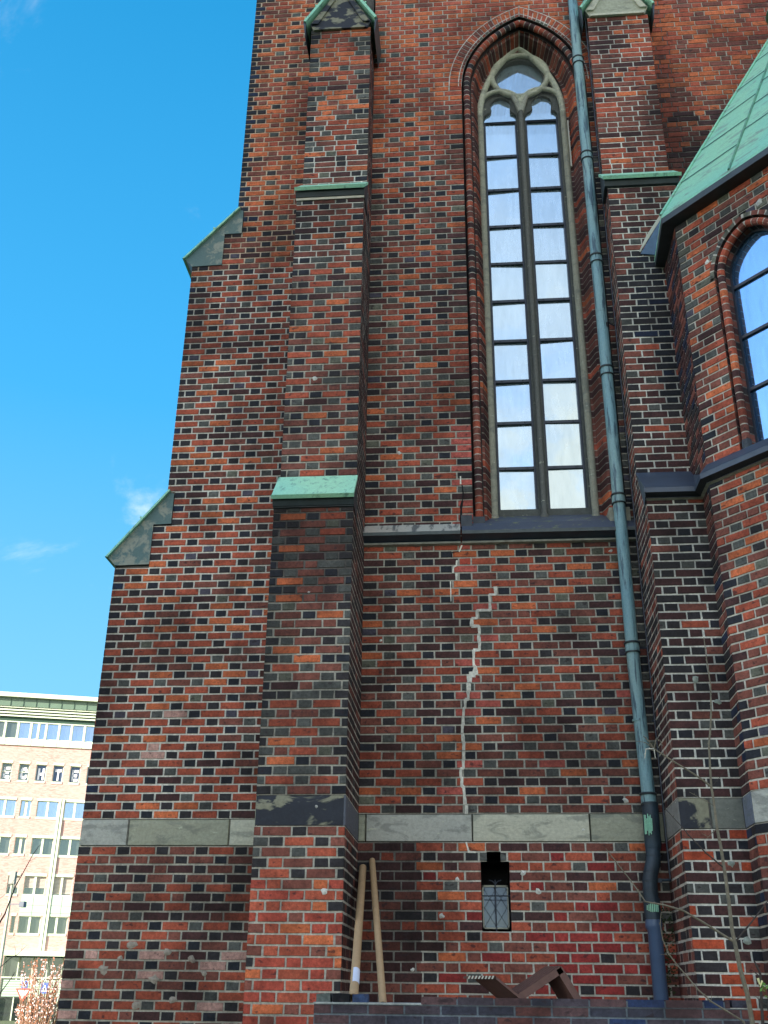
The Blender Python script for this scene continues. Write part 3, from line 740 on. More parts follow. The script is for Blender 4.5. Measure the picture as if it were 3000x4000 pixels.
for (xl_, xr_) in lights:
    for a, b in zip(zz, zz[1:]):
        t1 = (rng.random()-.5)*.02; t2 = (rng.random()-.5)*.02; y = 10.832 if a < 10.8 else 10.788
        mb.poly([(xl_-.02, y-t1, a), (xr_+.02, y+t1, a), (xr_+.02, y+t1+t2, b), (xl_-.02, y-t1+t2, b)])
mb.build('window_glass', GLASS, win)
mb = MB(); mb.poly([(.853+.33*cos(2*pi*i/32), 10.792, 11.635+.33*sin(2*pi*i/32)) for i in range(32)]); mb.build('oculus_glass', GLASS, win)
# bird netting wires in front of the tracery head
mb = MB()
for i in range(64):
    x = .26+i*(1.17/63); rr = rI; h = sqrt(max(0, rI**2-(rI-(x-xl) if x < SX else rI-(2*SX-x-xl))**2)); zt = sp+h
    if zt > 10.95: mb.box(x-.0011, x+.0011, 10.648, 10.650, 10.86, min(zt, 12.1))
mb.build('bird_netting', simple('netting_wire', (110,110,100), .6), win)

# ---- cellar window
mb = MB()
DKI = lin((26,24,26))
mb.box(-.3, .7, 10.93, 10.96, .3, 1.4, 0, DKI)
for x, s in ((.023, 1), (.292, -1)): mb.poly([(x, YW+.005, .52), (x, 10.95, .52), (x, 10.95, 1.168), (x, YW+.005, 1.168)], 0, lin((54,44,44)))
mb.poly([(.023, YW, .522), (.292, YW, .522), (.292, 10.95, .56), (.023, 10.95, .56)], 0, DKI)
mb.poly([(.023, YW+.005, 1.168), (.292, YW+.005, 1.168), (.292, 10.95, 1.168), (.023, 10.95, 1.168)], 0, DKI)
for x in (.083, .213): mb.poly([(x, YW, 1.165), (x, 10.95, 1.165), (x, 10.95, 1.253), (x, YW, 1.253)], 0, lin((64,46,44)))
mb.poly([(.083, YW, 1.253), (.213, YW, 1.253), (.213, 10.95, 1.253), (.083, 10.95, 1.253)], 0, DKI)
sw = mb.build('cellar_window', [DRAB], church)
mb = MB()
for x0, x1, z0, z1 in ((.032,.045,.585,.974),(.266,.279,.585,.974),(.032,.279,.585,.598),(.032,.279,.958,.974)): mb.box(x0, x1, 10.58, 10.61, z0, z1)
mb.build('frame', simple('white_frame', (178,178,160), .6), sw)
mb = MB(); mb.poly([(.04, 10.60, .59), (.272, 10.60, .59), (.272, 10.60, .965), (.04, 10.60, .965)]); mb.build('glass', GLASSL, sw)
mb = MB()
for i in range(-3, 5):
    for s in (-1, 1):
        x = .04+i*.105; a = Vector((x if s > 0 else .272-i*.105, 10.594, .59)); b = a+Vector((s*.24, 0, .375))
        # clip to the pane
        def cl(a, b):
            d = b-a; t0, t1 = 0, 1
            if abs(d.x) > 1e-9:
                ta, tb = (.043-a.x)/d.x, (.269-a.x)/d.x; t0 = max(t0, min(ta, tb)); t1 = min(t1, max(ta, tb))
            return (a+d*t0, a+d*t1) if t1-t0 > .05 else None
        q = cl(a, b)
        if q: mb.tube(q, .0022, 5)
mb.build('leading', IRON, sw)
mb = MB(); mb.tube([(.154, YW+.02, .515), (.154, YW+.02, 1.0)], .006, 6); mb.tube([(.015, YW+.03, .86), (.30, YW+.03, .86)], .006, 6)
mb.tube([(.154, YW+.02, .96), (.13, YW+.03, .99), (.10, YW+.05, 1.0)], .005, 6); mb.tube([(.154, YW+.02, .96), (.18, YW+.03, .99), (.21, YW+.05, 1.0)], .005, 6)
mb.build('grille', IRON, sw)

# ---- crack with repair mortar
MO_B = lin((226,222,206))
def stepped(zlo, zhi, fx):
    P = []; zs_ = [q for q in UP if q[0] >= zlo-.02 and q[1] <= zhi+.02]
    for a, b in zs_:
        x = fx((a+b)/2)+(rng.random()-.5)*.022
        P += [(x, a), (x+(rng.random()-.5)*.012, b)]
    return P[::-1]
CRV = simple('crack_void', (14,13,14), .95)
def ribbon(pts, w, y, m, col=(1,1,1)):
    mb = MB(); P = []
    for (x0, z0), (x1, z1) in zip(pts, pts[1:]):
        L = math.hypot(x1-x0, z1-z0); n = max(1, int(L/.03))
        for i in range(n): P.append((x0+(x1-x0)*i/n, z0+(z1-z0)*i/n))
    P.append(pts[-1]); Lp = len(P)
    for i in range(Lp-1):
        (x0, z0), (x1, z1) = P[i], P[i+1]; d = Vector((x1-x0, z1-z0)).normalized(); q = Vector((-d.y, d.x))
        def ww(j): return w*(.65+.9*abs(noise.noise(Vector((P[j][0]*9, P[j][1]*11, 1.7)))))*(1.9 if 2.8 < P[j][1] < 3.02 else 1)
        a, b = ww(i), ww(i+1)
        A = [Vector((x0, z0))-q*a-d*.004, Vector((x0, z0))+q*a-d*.004, Vector((x1, z1))+q*b+d*.004, Vector((x1, z1))-q*b+d*.004]
        mb.hexa([(p.x, YW+.004, p.y) for p in A]+[(p.x, y-.001*(i % 2), p.y) for p in A], m, col)
    mb.build('mortar_repair' if m == 1 else 'open_crack', [BRICK, MORT, CRV], church)
ribbon(stepped(1.60, 3.90, crack_x), .017, YW-.007, 1, MO_B)
ribbon([(-.108,1.335),(-.085,1.25),(-.02,1.245)], .009, YW-.006, 1, MO_B)
ribbon([(-.088,4.40),(-.116,4.333)], .01, YW-.006, 1, MO_B); ribbon([(-.144,4.226),(-.15,4.17),(-.181,4.153),(-.186,4.089)], .009, YW-.006, 1, MO_B)
ribbon([(-.15,4.078),(-.152,4.004)], .013, YW-.006, 1, MO_B); ribbon([(-.215,3.99),(-.214,3.77)], .007, YW-.006, 1, MO_B); ribbon([(-.086,5.23),(-.086,5.14)], .01, YW-.006, 1, MO_B)
ribbon([(-.07,5.12),(-.060,5.02),(-.07,4.93)], .007, YW-.007, 2); ribbon([(-.07,4.93),(-.086,4.86),(-.090,4.66)], .013, YW-.007, 2)
ribbon([(-.1,4.333),(-.2,4.322),(-.195,4.27)], .005, YW-.005, 2)

# ---- chapel on the right
P1 = P0+DV*AL; D2 = Vector((cos(radians(3)), -sin(radians(3)), 0)); N2 = Vector((-sin(radians(3)), -cos(radians(3)), 0)); P2 = P1+D2*AL
D3 = Vector((cos(radians(-42)), -sin(radians(-42)), 0)); N3 = Vector((-sin(radians(-42)), -cos(radians(-42)), 0)); P3_ = P2+D3*AL
CT, CA, CZ_, CO = .80, .415, 6.68, .10       # chapel lancet
def chap_half(z, ext=0):
    a = CA+ext; R = CA+CO+ext
    if z <= CZ_: return a
    q = R*R-(z-CZ_)**2
    return (sqrt(q)-CO) if q > CO*CO else None
def iv_chap(z):
    if z > 4.66:
        h = chap_half(z, .045 if z > CZ_ else 0)
        if h: return [(0, CT-h), (CT+h, AL)]
    return [(0, AL)]
def pal_ch(u, z, k, r):
    if z < ZB0: return pick(r, [(BR,4),(RE,4),(DB,3),(BB,1.5)])
    if u < .10 and z < 6: return pick(r, [(DB,3),(BR,3),(BB,3),(RE,1.5)])
    if z > 6.2 or z < 4.4: return pick(r, ST_APS if k == 's' else HD_APS)
    return pick(r, [(RE,5),(OR,3),(BR,3),(DB,.5)] if k == 's' else [(RE,3),(BR,3),(OR,2),(GR,1),(DB,1)])
mb = MB(); ar = [q for q in LOW+UP if q[1] < 7.64]
bricks(mb, P0, DV, NV, ar, ph=.22, ivals=iv_chap, pal=pal_ch, mcol=lambda u, z: MO_L if z < 6.3 and z > 4.6 or z < 3.2 else MO_M)
bricks(mb, (2.30, 9.49, 0), (0,-1,0), (-1,0,0), ar, ph=.1, ivals=lambda z: [(-.40 if z > 4.5 else 0, .31)], pal=lambda u, z, k, r: pick(r, [(DB,4),(BR,3),(CH,2),(BBU,2)]), mcol=lambda u, z: MO_L)
bricks(mb, P1, D2, N2, ar, ph=.2, ivals=lambda z: [(0, AL)], pal=pal_ch, mcol=lambda u, z: MO_M)
bricks(mb, P2, D3, N3, ar, ph=.2, ivals=lambda z: [(0, AL)], pal=pal_ch, mcol=lambda u, z: MO_M)
IN = .02
mb.extr([Vector((2.32, 9.9, 0)), P0-NV*IN+Vector((.02,0,0))]+[P0-NV*.02+DV*(CT-CA-.01)]+[P0-NV*.25+DV*(CT-CA-.01), P0-NV*.25+DV*(CT+CA+.01), P0-NV*.02+DV*(CT+CA+.01)]+[P1-NV*IN, P2-N2*IN, P3_-N3*IN, Vector((P3_.x, YW, 0)), Vector((2.32, YW, 0))], Vector((0,0,GZ)), Vector((0,0,7.7)), 1, MO_D)
# ring round the head of the chapel window
def cpath(inset, side, s):
    V = CZ_-4.62; R = CA+CO-inset; tt = math.acos(min(1, CO/R)); L = V+(CA+CO)*math.acos(CO/(CA+CO)); t = s*L
    if t <= V: q = (CT+side*(CA-inset), 4.62+t)
    else:
        f = (t-V)/(L-V)*tt; q = (CT-side*CO+side*R*cos(f), CZ_+R*sin(f))
    return P0+DV*q[0]+Vector((0,0,q[1]))
Lc = (CZ_-4.62)+(CA+CO)*math.acos(CO/(CA+CO)); nc = int(Lc/CU)
for side in (-1, 1):
    for k in range(nc):
        s0, s1 = k/nc, (k+1)/nc; sj = s1-.16/nc; cb = pick(rng, [(RE,4),(BR,3),(OR,2),(DB,1)]); c2_ = pick(rng, [(BR,3),(DB,3),(CH,2)])
        if cpath(0, side, s0).z > CZ_-.05:
            A = cpath(-.05, side, s0); B = cpath(0, side, s0); C = cpath(0, side, sj); D = cpath(-.05, side, sj)
            E1 = cpath(-.05, side, s1); E2 = cpath(0, side, s1)
            mb.poly([p+NV*.004 for p in (A, B, C, D)], 0, pick(rng, [(BR,3),(GR,1),(OL,1)])); mb.poly([p+NV*.003 for p in (D, C, E2, E1)], 1, MO_L)
        for (a_, b_, mo) in ((s0, sj, 0), (sj, s1, 1)):
            for (i0, d0), (i1, d1) in (((0,0),(0,.085)), ((0,.085),(.075,.085)), ((.075,.085),(.095,.2))):
                mb.poly([cpath(i0, side, a_)-NV*d0, cpath(i1, side, a_)-NV*d1, cpath(i1, side, b_)-NV*d1, cpath(i0, side, b_)-NV*d0], mo, MO_D if mo else c2_)
        cc = lambda s: cpath(.05, side, s)-NV*.045
        if k > 1:
            mb.tube([cc(s0), cc((s0+sj)/2), cc(sj)], .04, 10, 0, cb); mb.tube([cc(sj-.02/nc), cc(s1+.02/nc)], .0375, 10, 1, MO_L, False)
        elif k == 1: mb.tube([cc(-.0), cc(s1)], .047, 10, 1, lin((72,78,84)))
dab(mb, *(P0+DV*.33+Vector((0,0,6.93))), .03, DV, NV); dab(mb, *(P0+DV*1.0+Vector((0,0,7.25))), .04, DV, NV)
ch = mb.build('chapel_wall', [BRICK, MORT], church)
mb = MB(); q = P0-NV*.16
mb.poly([q+DV*(CT-CA+.05)+Vector((0,0,4.6)), q+DV*(CT+CA-.05)+Vector((0,0,4.6)), q+DV*(CT+CA-.05)+Vector((0,0,7.3)), q+DV*(CT-CA+.05)+Vector((0,0,7.3))])
mb.build('chapel_window_glass', glass_mat('chapel_glass', (.24, .48, .80), .62, .02, .03, (70, 110, 150)), church)
mb = MB()
for z in (5.36, 5.96, 6.56):
    a = P0-NV*.135+DV*(CT-CA+.07); b = P0-NV*.135+DV*(CT+CA-.07)
    for w in (.016,): mb.hexa([tuple(p) for p in (a+Vector((0,0,z-w)), b+Vector((0,0,z-w)), b-NV*.02+Vector((0,0,z-w)), a-NV*.02+Vector((0,0,z-w)), a+Vector((0,0,z+w)), b+Vector((0,0,z+w)), b-NV*.02+Vector((0,0,z+w)), a-NV*.02+Vector((0,0,z+w)))])
for s in (-1, 1):
    for k in range(40): 
        s0, s1 = k/40, (k+1)/40
        A, B = cpath(.092, s, s0)-NV*.13, cpath(.092, s, s1)-NV*.13; A2, B2 = cpath(.115, s, s0)-NV*.13, cpath(.115, s, s1)-NV*.13
        mb.poly([A, A2, B2, B])
mb.build('chapel_window_frame', IRON, church)
# chapel string course and sill, running on over the right buttress
mb = MB()
prC = [(0,4.70),(.075,4.60),(.085,4.581),(.085,4.53),(.05,4.515),(.02,4.505),(.03,4.49),(.0,4.478)]
def run2(prof, A, B, nA, nB, mm):
    for k in range(len(prof)-1):
        (p0, z0), (p1, z1) = prof[k], prof[k+1]
        mb.poly([A+nA*p0+Vector((0,0,z0)), B+nB*p0+Vector((0,0,z0)), B+nB*p1+Vector((0,0,z1)), A+nA*p1+Vector((0,0,z1))], mm[k])
def mit(n1, n2): return (n1+n2)/(1+n1.dot(n2))
nX = Vector((-1,0,0)); nY = Vector((0,-1,0)); mm = [0,0,0,1,1,1,2]
A0 = Vector((XC0, 9.49, 0)); A1 = Vector((2.30, 9.49, 0))
run2(prC, A1, P0, mit(nX, nY), mit(nX, NV), mm); run2(prC, P0, P1, mit(nX, NV), mit(NV, N2), mm); run2(prC, P1, P2, mit(NV, N2), mit(N2, N3), mm)
run2(prC[2:], A0, A1, mit(nX, nY)*Vector((.3,1,1)), mit(nX, nY)*Vector((1,1,1)), mm[2:])
# sloping shoulder of the buttress
mb.poly([(XC0-.02, 9.405, 4.581), (2.22, 9.405, 4.581), (2.33, 9.88, 4.99), (XC0-.01, 9.88, 4.99)], 0)
mb.poly([(XC0-.02, 9.405, 4.581), (XC0-.01, 9.88, 4.99), (XC0-.005, 9.60, 4.46), (XC0-.02, 9.405, 4.50)], 0)
mb.poly([(2.22, 9.405, 4.581), (2.30, 9.25, 4.60), (2.36, 9.30, 4.74), (2.33, 9.88, 4.99)], 0)
mb.build('string_course', [LEAD, simple('dark_underside', (40,44,52), .7), PALE], church)
# chapel roof
Cc = Vector((4.32, 9.896, 0)); Ap = Cc+Vector((0,0,11.72)); sc = 1.07
Pm = P0+Vector((.052,.9986,0))*AL
ev = [Cc+(p-Cc)*sc for p in (Pm, P0, P1, P2, P3_)]
for e in ev: e.z = 7.725
mb = MB()
for a, b in zip(ev, ev[1:]):
    mb.poly([a, b, Ap], 0)
    a2, b2 = a-Vector((0,0,.11)), b-Vector((0,0,.11)); ai, bi = Cc+(a-Cc)*.93, Cc+(b-Cc)*.93; ai.z = bi.z = 7.60
    up = Vector((0,0,-.035)); mb.poly([a, b, b+up, a+up], 0); mb.poly([a+up, b+up, b2, a2], 1); mb.poly([a2, b2, bi, ai], 1)
    # hips, middle seam and staggered cross seams
    n_ = (b-a).cross(Ap-a).normalized(); n_ = n_ if n_.z > 0 else -n_
    m0 = (a+b)/2
    mb.tube([a+n_*.01, Ap+n_*.01], .016, 6, 0); mb.tube([m0+n_*.008, m0+(Ap-m0)*.93+n_*.008], .014, 6, 3)
    for h in range(2):
        p_, q_ = (a, m0) if h == 0 else (m0, b)
        for t in ((.13,.27,.41,.55,.69,.82) if h == 0 else (.20,.34,.48,.62,.76)):
            s0 = p_+(Ap-p_)*t; s1 = q_+(Ap-q_)*t; w = (Ap-m0).normalized()*.008
            mb.poly([s0-w+n_*.006, s1-w+n_*.006, s1+w+n_*.010, s0+w+n_*.010], 2)
k_ = .80; cc_ = Cc+Vector((0,0,7.725+4.0*k_))
for i in range(8): pass
mb.tube([Cc+Vector((0,0,10.9)), Cc+Vector((0,0,11.1))], [.40,.34], 16, 0); mb.tube([Cc+Vector((0,0,11.1)), Cc+Vector((0,0,11.6))], .26, 16, 1)
mb.tube([Cc+Vector((0,0,11.6)), Cc+Vector((0,0,12.4))], [.32,.02], 16, 0)
cr = mb.build('chapel_roof', [copper_mat('copper_roof_patina', lin((130,196,172)), lin((126,146,134)), .52, .62, (1.2,1.2,4.5), .55), COPDARK, simple('seam_shadow', (38,84,72), .7), copper_mat('copper_seam', lin((90,150,128)), lin((80,96,92)), .4, .7)], church)
# flashing where the eave dies into the buttress
mb = MB(); mb.extr([Vector((2.045, 9.864, 7.80)), Vector((2.215, 9.864, 7.775)), Vector((2.36, 9.864, 8.0)), Vector((2.37, 9.864, 8.37))], Vector((0,-.012,0)), Vector((0,0,0)), 0)
mb.extr([Vector((2.045, 9.862, 7.83)), Vector((2.37, 9.862, 8.37)), Vector((2.34, 9.862, 8.385)), Vector((2.135, 9.862, 8.06)), Vector((2.035, 9.862, 7.845))], Vector((0,-.006,0)), Vector((0,.006,0)), 1)
mb.build('roof_flashing', [simple('blue_flashing', (70,96,122), .5, 0, .2), WHITEST], church)

# ---- downpipe
mb = MB(); X_, Y_ = 1.595, 10.22
seg = [12.9, 11.289, 9.628, 8.018, 6.44, 4.833, 3.184, 1.70]
mb.tube([(1.597, Y_, 14), (X_, Y_, 11), (X_, Y_, 6), (X_, Y_, 3), (1.620, Y_, 1.66)], .064, 20, 0)
for i, z in enumerate(seg[1:]):
    mb.tube([(X_+(.02 if z < 2 else 0), Y_, z-.03), (X_+(.02 if z < 2 else 0), Y_, z-.02), (X_+(.02 if z < 2 else 0), Y_, z+.05)], [.070, .072, .070], 20, 0)
    mb.tube([(X_+(.02 if z < 2 else 0), Y_, z+.048), (X_+(.02 if z < 2 else 0), Y_, z+.06), (X_+(.02 if z < 2 else 0), Y_, z+.07)], [.080, .083, .076], 20, 1)
    mb.tube([(X_+(.02 if z < 2 else 0), Y_, z-.045), (X_+(.02 if z < 2 else 0), Y_, z-.035)], [.078, .078], 20, 1)
for z in (10.45, 8.82, 7.25, 5.62, 4.02, 2.45): mb.tube([(X_, Y_, z), (X_, Y_, z+.018)], .0665, 20, 0)
pipe = mb.build('downpipe', [COPIPE, COPDARK], church, smooth=True)
mb = MB()
mb.tube([(1.622, Y_, 1.68), (1.622, Y_, 1.56), (1.618, Y_, 1.30), (1.615, Y_, 1.26)], [.078, .076, .076, .068], 20, 0)
sw_pts = [(1.612, Y_, 1.28), (1.612, Y_, 1.20), (1.598, Y_-.01, 1.13), (1.572, Y_-.03, 1.06), (1.552, Y_-.04, .98), (1.549, Y_-.04, .90), (1.552, Y_-.04, .70)]
mb.tube(sw_pts, [.066, .066, .067, .067, .066, .066, .068], 20, 0)
for p in sw_pts[1:6]: mb.tube([Vector(p)-Vector((0,0,.006)), Vector(p)+Vector((0,0,.006))], .0705, 20, 0)
mb.tube([(1.552, Y_-.04, .83), (1.552, Y_-.04, .66)], .074, 20, 0); mb.tube([(1.552, Y_-.04, .665), (1.552, Y_-.04, .65)], .079, 20, 0)
mb.tube([(1.64, Y_, .99), (1.75, Y_, .99)], .012, 8, 0); mb.box(1.615, 1.66, Y_-.05, Y_-.03, .965, 1.0, 0)
mb.build('pipe_elbow', [simple('black_pipe_patina', (38,54,64), .55, 0, .45, 6), COPDARK], pipe, smooth=True)
for (x, z, w, h) in ((1.58,1.47,.035,.10),(1.545,.745,.05,.04)):
    mb = MB()
    for i in range(7):
        a = x-w+i*w/3.2; hh = h*(.5+.5*rng.random()); mb.tube([(a, Y_-.078 if z > 1 else Y_-.116, z-hh), (a+.004, Y_-.078 if z > 1 else Y_-.116, z+hh)], .005, 5)
    mb.build('patina_streak', COPPER, pipe)
mb = MB(); mb.tube([(1.552, Y_-.04, .66), (1.552, Y_-.04, .60), (1.552, Y_-.04, .585), (1.556, Y_-.04, .56), (1.56, Y_-.04, GZ)], [.074, .076, .074, .064, .066], 24, 0)
mb.build('plastic_standpipe', PVC, pipe, smooth=True)
for z in (11.29, 9.65, 8.05, 6.46, 4.86, 3.2, 7.07, 10.4, 8.8, 5.6, 4.0, 2.45):
    mb = MB()
    if z == 7.07: mb.tube([(X_+.05, Y_-.05, 7.03), (X_+.04, Y_-.07, 7.07), (X_+.06, Y_-.05, 7.095), (X_+.1, Y_-.03, 7.07), (XC0+.0, Y_, 7.07)], .010, 6)
    elif z in (10.4, 8.8, 5.6, 4.0, 2.45): mb.tube([(XC0-.04, Y_-.02, z), (XC0+.01, Y_-.02, z)], .009, 6)
    else: mb.tube([(X_+.06, Y_+.02, z), (XC0+.01, Y_+.03, z)], .009, 6)
    mb.build('pipe_bracket', IRON, pipe)
mb = MB(); mb.tube([(XC0-.018, Y_-.06, 14), (XC0-.018, Y_-.06, 1.0)], .007, 6); mb.build('lightning_wire', IRON, church)
# moss in the corner behind the standpipe
mb = MB()
for i in range(160):
    z = rng.random()**1.0*.85-.1; x = 1.63+.11*rng.random(); q = .012
    mb.poly([(x-q, YW-.012, z), (x+q, YW-.014-rng.random()*.01, z+rng.random()*q), (x, YW-.014, z+q*1.5)])
mb.build('moss_patch', simple('moss', (40,52,24), .95, 0, .3), church, kind='stuff')
# simple roof so the church closes above the frame
mb = MB(); mb.box(-3.1, 7, YW-.12, YW+.02, 15.5, 15.75, 0); mb.poly([(-3.2, YW-.15, 15.75), (7.2, YW-.15, 15.75), (7.2, YW+6, 22), (-3.2, YW+6, 22)], 0)
mb.box(-2.9, 9.5, 11.6, 24, GZ, 15.6, 1)
mb.build('church_roof', [COPPER, simple('far_brick', (120,66,50), .9, 0, .2)], church)
child_of(church)

# ---------------------------------------------------------------- ground
mb = MB(); mb.poly([(-900,-300,GZ),(900,-300,GZ),(900,1500,GZ),(-900,1500,GZ)]); mb.build('ground', GRASS, kind='structure')
mb = MB(); mb.poly([(-200,64,GZ+.004),(200,64,GZ+.004),(200,76,GZ+.004),(-200,76,GZ+.004)]); mb.build('road', ASPH, kind='structure')
mb = MB(); mb.box(-200,200,60,63.9,GZ,GZ+.12); mb.build('pavement', simple('paving', (120,118,112), .9), kind='structure')

# ---------------------------------------------------------------- garden wall
mb = MB()
GXa, GXb, GY, GT = -1.20, 1.85, 8.20, -.052
gr = [(GT-(i+1)*.0673, GT-i*.0673) for i in range(34)]
G1 = lin((88,66,66)); G2 = lin((74,66,72)); G3 = lin((62,62,72)); G4 = lin((104,66,60)); G5 = lin((46,60,92))
gp = lambda u, z, k, r: pick(r, [(G1,4),(G2,4),(G3,2),(G4,2),(G5,.5)])
def stretch(a, b, rr, ph, O, u, n):
    s = Vector(O)
    bricks(mb, O, u, n, rr, P=.78, ph=ph, ivals=lambda z: [(a, b)], pal=gp, mcol=lambda u_, z: lin((112,122,128)), joint=.014)
for i, q in enumerate(gr):
    # plain stretcher bond
    off = .0 if i % 2 else .13; x = GXa-.26+off
    for (x0, x1, y, axis) in ((GXa, GXb, GY, 'x'),):
        mb.poly([(x0, y+.006, q[0]), (x1, y+.006, q[0]), (x1, y+.006, q[1]), (x0, y+.006, q[1])], 1, lin((112,122,128)))
        while x < x1:
            a, b = max(x0, x+.007), min(x1, x+.253)
            if b-a > .03:
                j = lambda: (rng.random()-.5)*.004
                c = gp(0, 0, 's', rng); mb.hexa([(a+j(), y+.008, q[0]+.006), (b+j(), y+.008, q[0]+.006), (b+j(), y+.02, q[0]+.006), (a, y+.02, q[0]+.006), (a+j(), y+j()*.5, q[1]-.006+j()), (b+j(), y+j()*.5, q[1]-.006+j()), (b, y+.02, q[1]-.006), (a, y+.02, q[1]-.006)][:8] if False else
                        [(a, y+j()*.4, q[0]+.006+j()*.4), (b, y+j()*.4, q[0]+.006+j()*.4), (b, y+.02, q[0]+.006), (a, y+.02, q[0]+.006), (a, y+j()*.4, q[1]-.007+j()*.4), (b, y+j()*.4, q[1]-.007+j()*.4), (b, y+.02, q[1]-.007), (a, y+.02, q[1]-.007)], 0, c)
            x += .26
mb.box(GXa, GXb-.01, GY+.012, 8.75, GZ, GT-.002, 1, lin((110,108,104)))
mb.box(GXa-.004, -.42, GY-.004, 8.74, GT-.002, GT+.010, 1, lin((168,172,166)))
# top course over the right part
x = -.43
while x < 1.70:
    w = .25 if rng.random() < .85 else .13
    mb.hexa([(x, GY-.006, GT+.002), (min(x+w, 1.72), GY-.006, GT+.002), (min(x+w, 1.72), 8.46, GT+.002), (x, 8.46, GT+.002), (x, GY-.006, GT+.050+rng.random()*.003), (min(x+w, 1.72), GY-.006, GT+.050), (min(x+w, 1.72), 8.46, GT+.050), (x, 8.46, GT+.050)], 0, gp(0,0,'s',rng)); x += w+.012
mb.box(-.425, 1.72, GY+.0, 8.455, GT+.002, GT+.042, 1, lin((112,122,128)))
mb.box(1.735, 1.85, GY-.012, 8.4, GT+.006, GT+.055, 0, G3)
tag(mb.build('garden_wall', [BRICK, MORT]), 'low wall of long purplish brown bricks across the bottom, pale mortar on top at its left', 'garden wall')

def lump(name, x0, x1, y0, y1, z0, z1, m, col, label):
    mb = MB(); j = lambda: (rng.random()-.5)*.008
    nx = 4; top = []; 
    for k in range(2):
        zz = z0 if k == 0 else z1
        for y in (y0, y1):
            for i in range(nx+1): top.append(Vector((x0+(x1-x0)*i/nx+j()*(.5), y+j(), zz+(j() if k else 0))))
    n1 = nx+1; mb.v = [tuple(p) for p in top]
    def q(*f): mb.f.append(f); mb.m.append(0); mb.c.append(col)
    for i in range(nx):
        q(i, i+1, 2*n1+i+1, 2*n1+i); q(n1+i+1, n1+i, 3*n1+i, 3*n1+i+1); q(2*n1+i, 2*n1+i+1, 3*n1+i+1, 3*n1+i); q(i+1, i, n1+i, n1+i+1)
    q(0, 2*n1, 3*n1, n1); q(nx, n1+nx, 3*n1+nx, 2*n1+nx)
    return tag(mb.build(name, m), label, 'loose brick', 'loose bricks lying on the garden wall')
zt = GT+.010
lump('loose_brick', -1.19, -1.09, 8.24, 8.36, zt, .012, [BRICK], lin((92,98,92)), 'grey green chipped brick at the far left end on top of the garden wall')
lump('loose_brick', -1.07, -.955, 8.25, 8.37, zt, .014, [BRICK], lin((26,26,28)), 'black brick lying on the garden wall between the grey green and the blue brick')
lump('loose_brick', -.935, -.825, 8.30, 8.44, zt, .012, [BRICK], lin((54,70,98)), 'dark blue brick under the foot of the labelled cardboard tube')

# ---------------------------------------------------------------- leaning tubes, brown profiles
def tube_thing(a, b, r, label, lab=None):
    a, b = Vector(a), Vector(b); root = thing('cardboard_tube', label, 'cardboard tube', a, 'cardboard tubes leaning in the wall corner')
    mb = MB(); d = (b-a).normalized(); n = 24; o = d.orthogonal().normalized(); p = d.cross(o)
    for i in range(n):
        t0, t1 = 2*pi*i/n, 2*pi*(i+1)/n; e0 = o*cos(t0)+p*sin(t0); e1 = o*cos(t1)+p*sin(t1); ri = r*.8
        mb.poly([a+e0*r, a+e1*r, b+e1*r, b+e0*r]); mb.poly([a+e1*ri, a+e0*ri, b+e0*ri, b+e1*ri])
        mb.poly([b+e0*r, b+e1*r, b+e1*ri, b+e0*ri]); mb.poly([a+e1*r, a+e0*r, a+e0*ri, a+e1*ri])
    mb.build('tube', CARD, root, smooth=True)
    if lab:
        mb = MB(); t0, t1 = lab; y = Vector((.28, -1, 0)).normalized(); y = (y-d*y.dot(d)).normalized(); x = d.cross(y); L = (b-a).length
        for i in range(7):
            g0, g1 = radians(-48+16*i), radians(-48+16*(i+1)); e0 = y*cos(g0)+x*sin(g0); e1 = y*cos(g1)+x*sin(g1)
            mb.poly([a+d*(L*t0)+e0*(r+.0015), a+d*(L*t0)+e1*(r+.0015), a+d*(L*t1)+e1*(r+.0015), a+d*(L*t1)+e0*(r+.0015)])
        mb.build('label_sticker', PAPER, root)
    child_of(root)
tube_thing((-.935, 8.385, -.012), (-1.085, 10.28, 1.10), .034, 'thicker light brown cardboard tube with a white label near its foot', (.075, .165))
tube_thing((-.727, 8.50, -.058), (-1.0, 10.30, 1.165), .0285, 'thinner plain cardboard tube crossing beside the labelled one, taller at the top')
def profile(name, pts, w, y0, y1, label, ribs=None, sk=0.):
    """bent angle: centreline pts in XZ, thickness w, extruded in Y"""
    root = thing(name, label, 'brown profile', (pts[0][0], y0, GT+.05), 'bent brown profiles behind the garden wall')
    mb = MB()
    for (x0, z0), (x1, z1) in zip(pts, pts[1:]):
        d = Vector((x1-x0, 0, z1-z0)).normalized(); n = Vector((-d.z, 0, d.x))*w/2; a, b = Vector((x0,0,z0))-d*w*.3, Vector((x1,0,z1))+d*w*.3
        mb.extr([a-n, b-n, b+n, a+n], Vector((0,y0,0)), Vector((sk,y1,0)), 0)
        L = (b-a).length
        for k in range(5):     # shallow grooves along the upper side
            q_ = .08+.84*k/4; sx = sk*q_; yy = y0+(y1-y0)*q_; mb.extr([a+n*1.02, b+n*1.02, b+n*1.12, a+n*1.12], Vector((sx,yy-.008,0)), Vector((sx,yy+.008,0)), 0)
    mb.build('profile_leg', WPC, root)
    if ribs:
        mb = MB(); (x0, z0, x1, z1) = ribs; n = 8
        for i in range(n):
            xa = x0+(x1-x0)*i/n; mb.hexa([(xa, y0-.012, z0-.006), (xa+.012, y0-.012, z0-.006), (xa+.012, y0+.002, z0-.006), (xa, y0+.002, z0-.006), (xa+.010, y0-.012, z0+.016), (xa+.022, y0-.012, z0+.016), (xa+.022, y0+.002, z0+.016), (xa+.010, y0+.002, z0+.016)])
        mb.build('ribbed_end', simple('pale_rib', (176,176,160), .6), root)
    child_of(root)
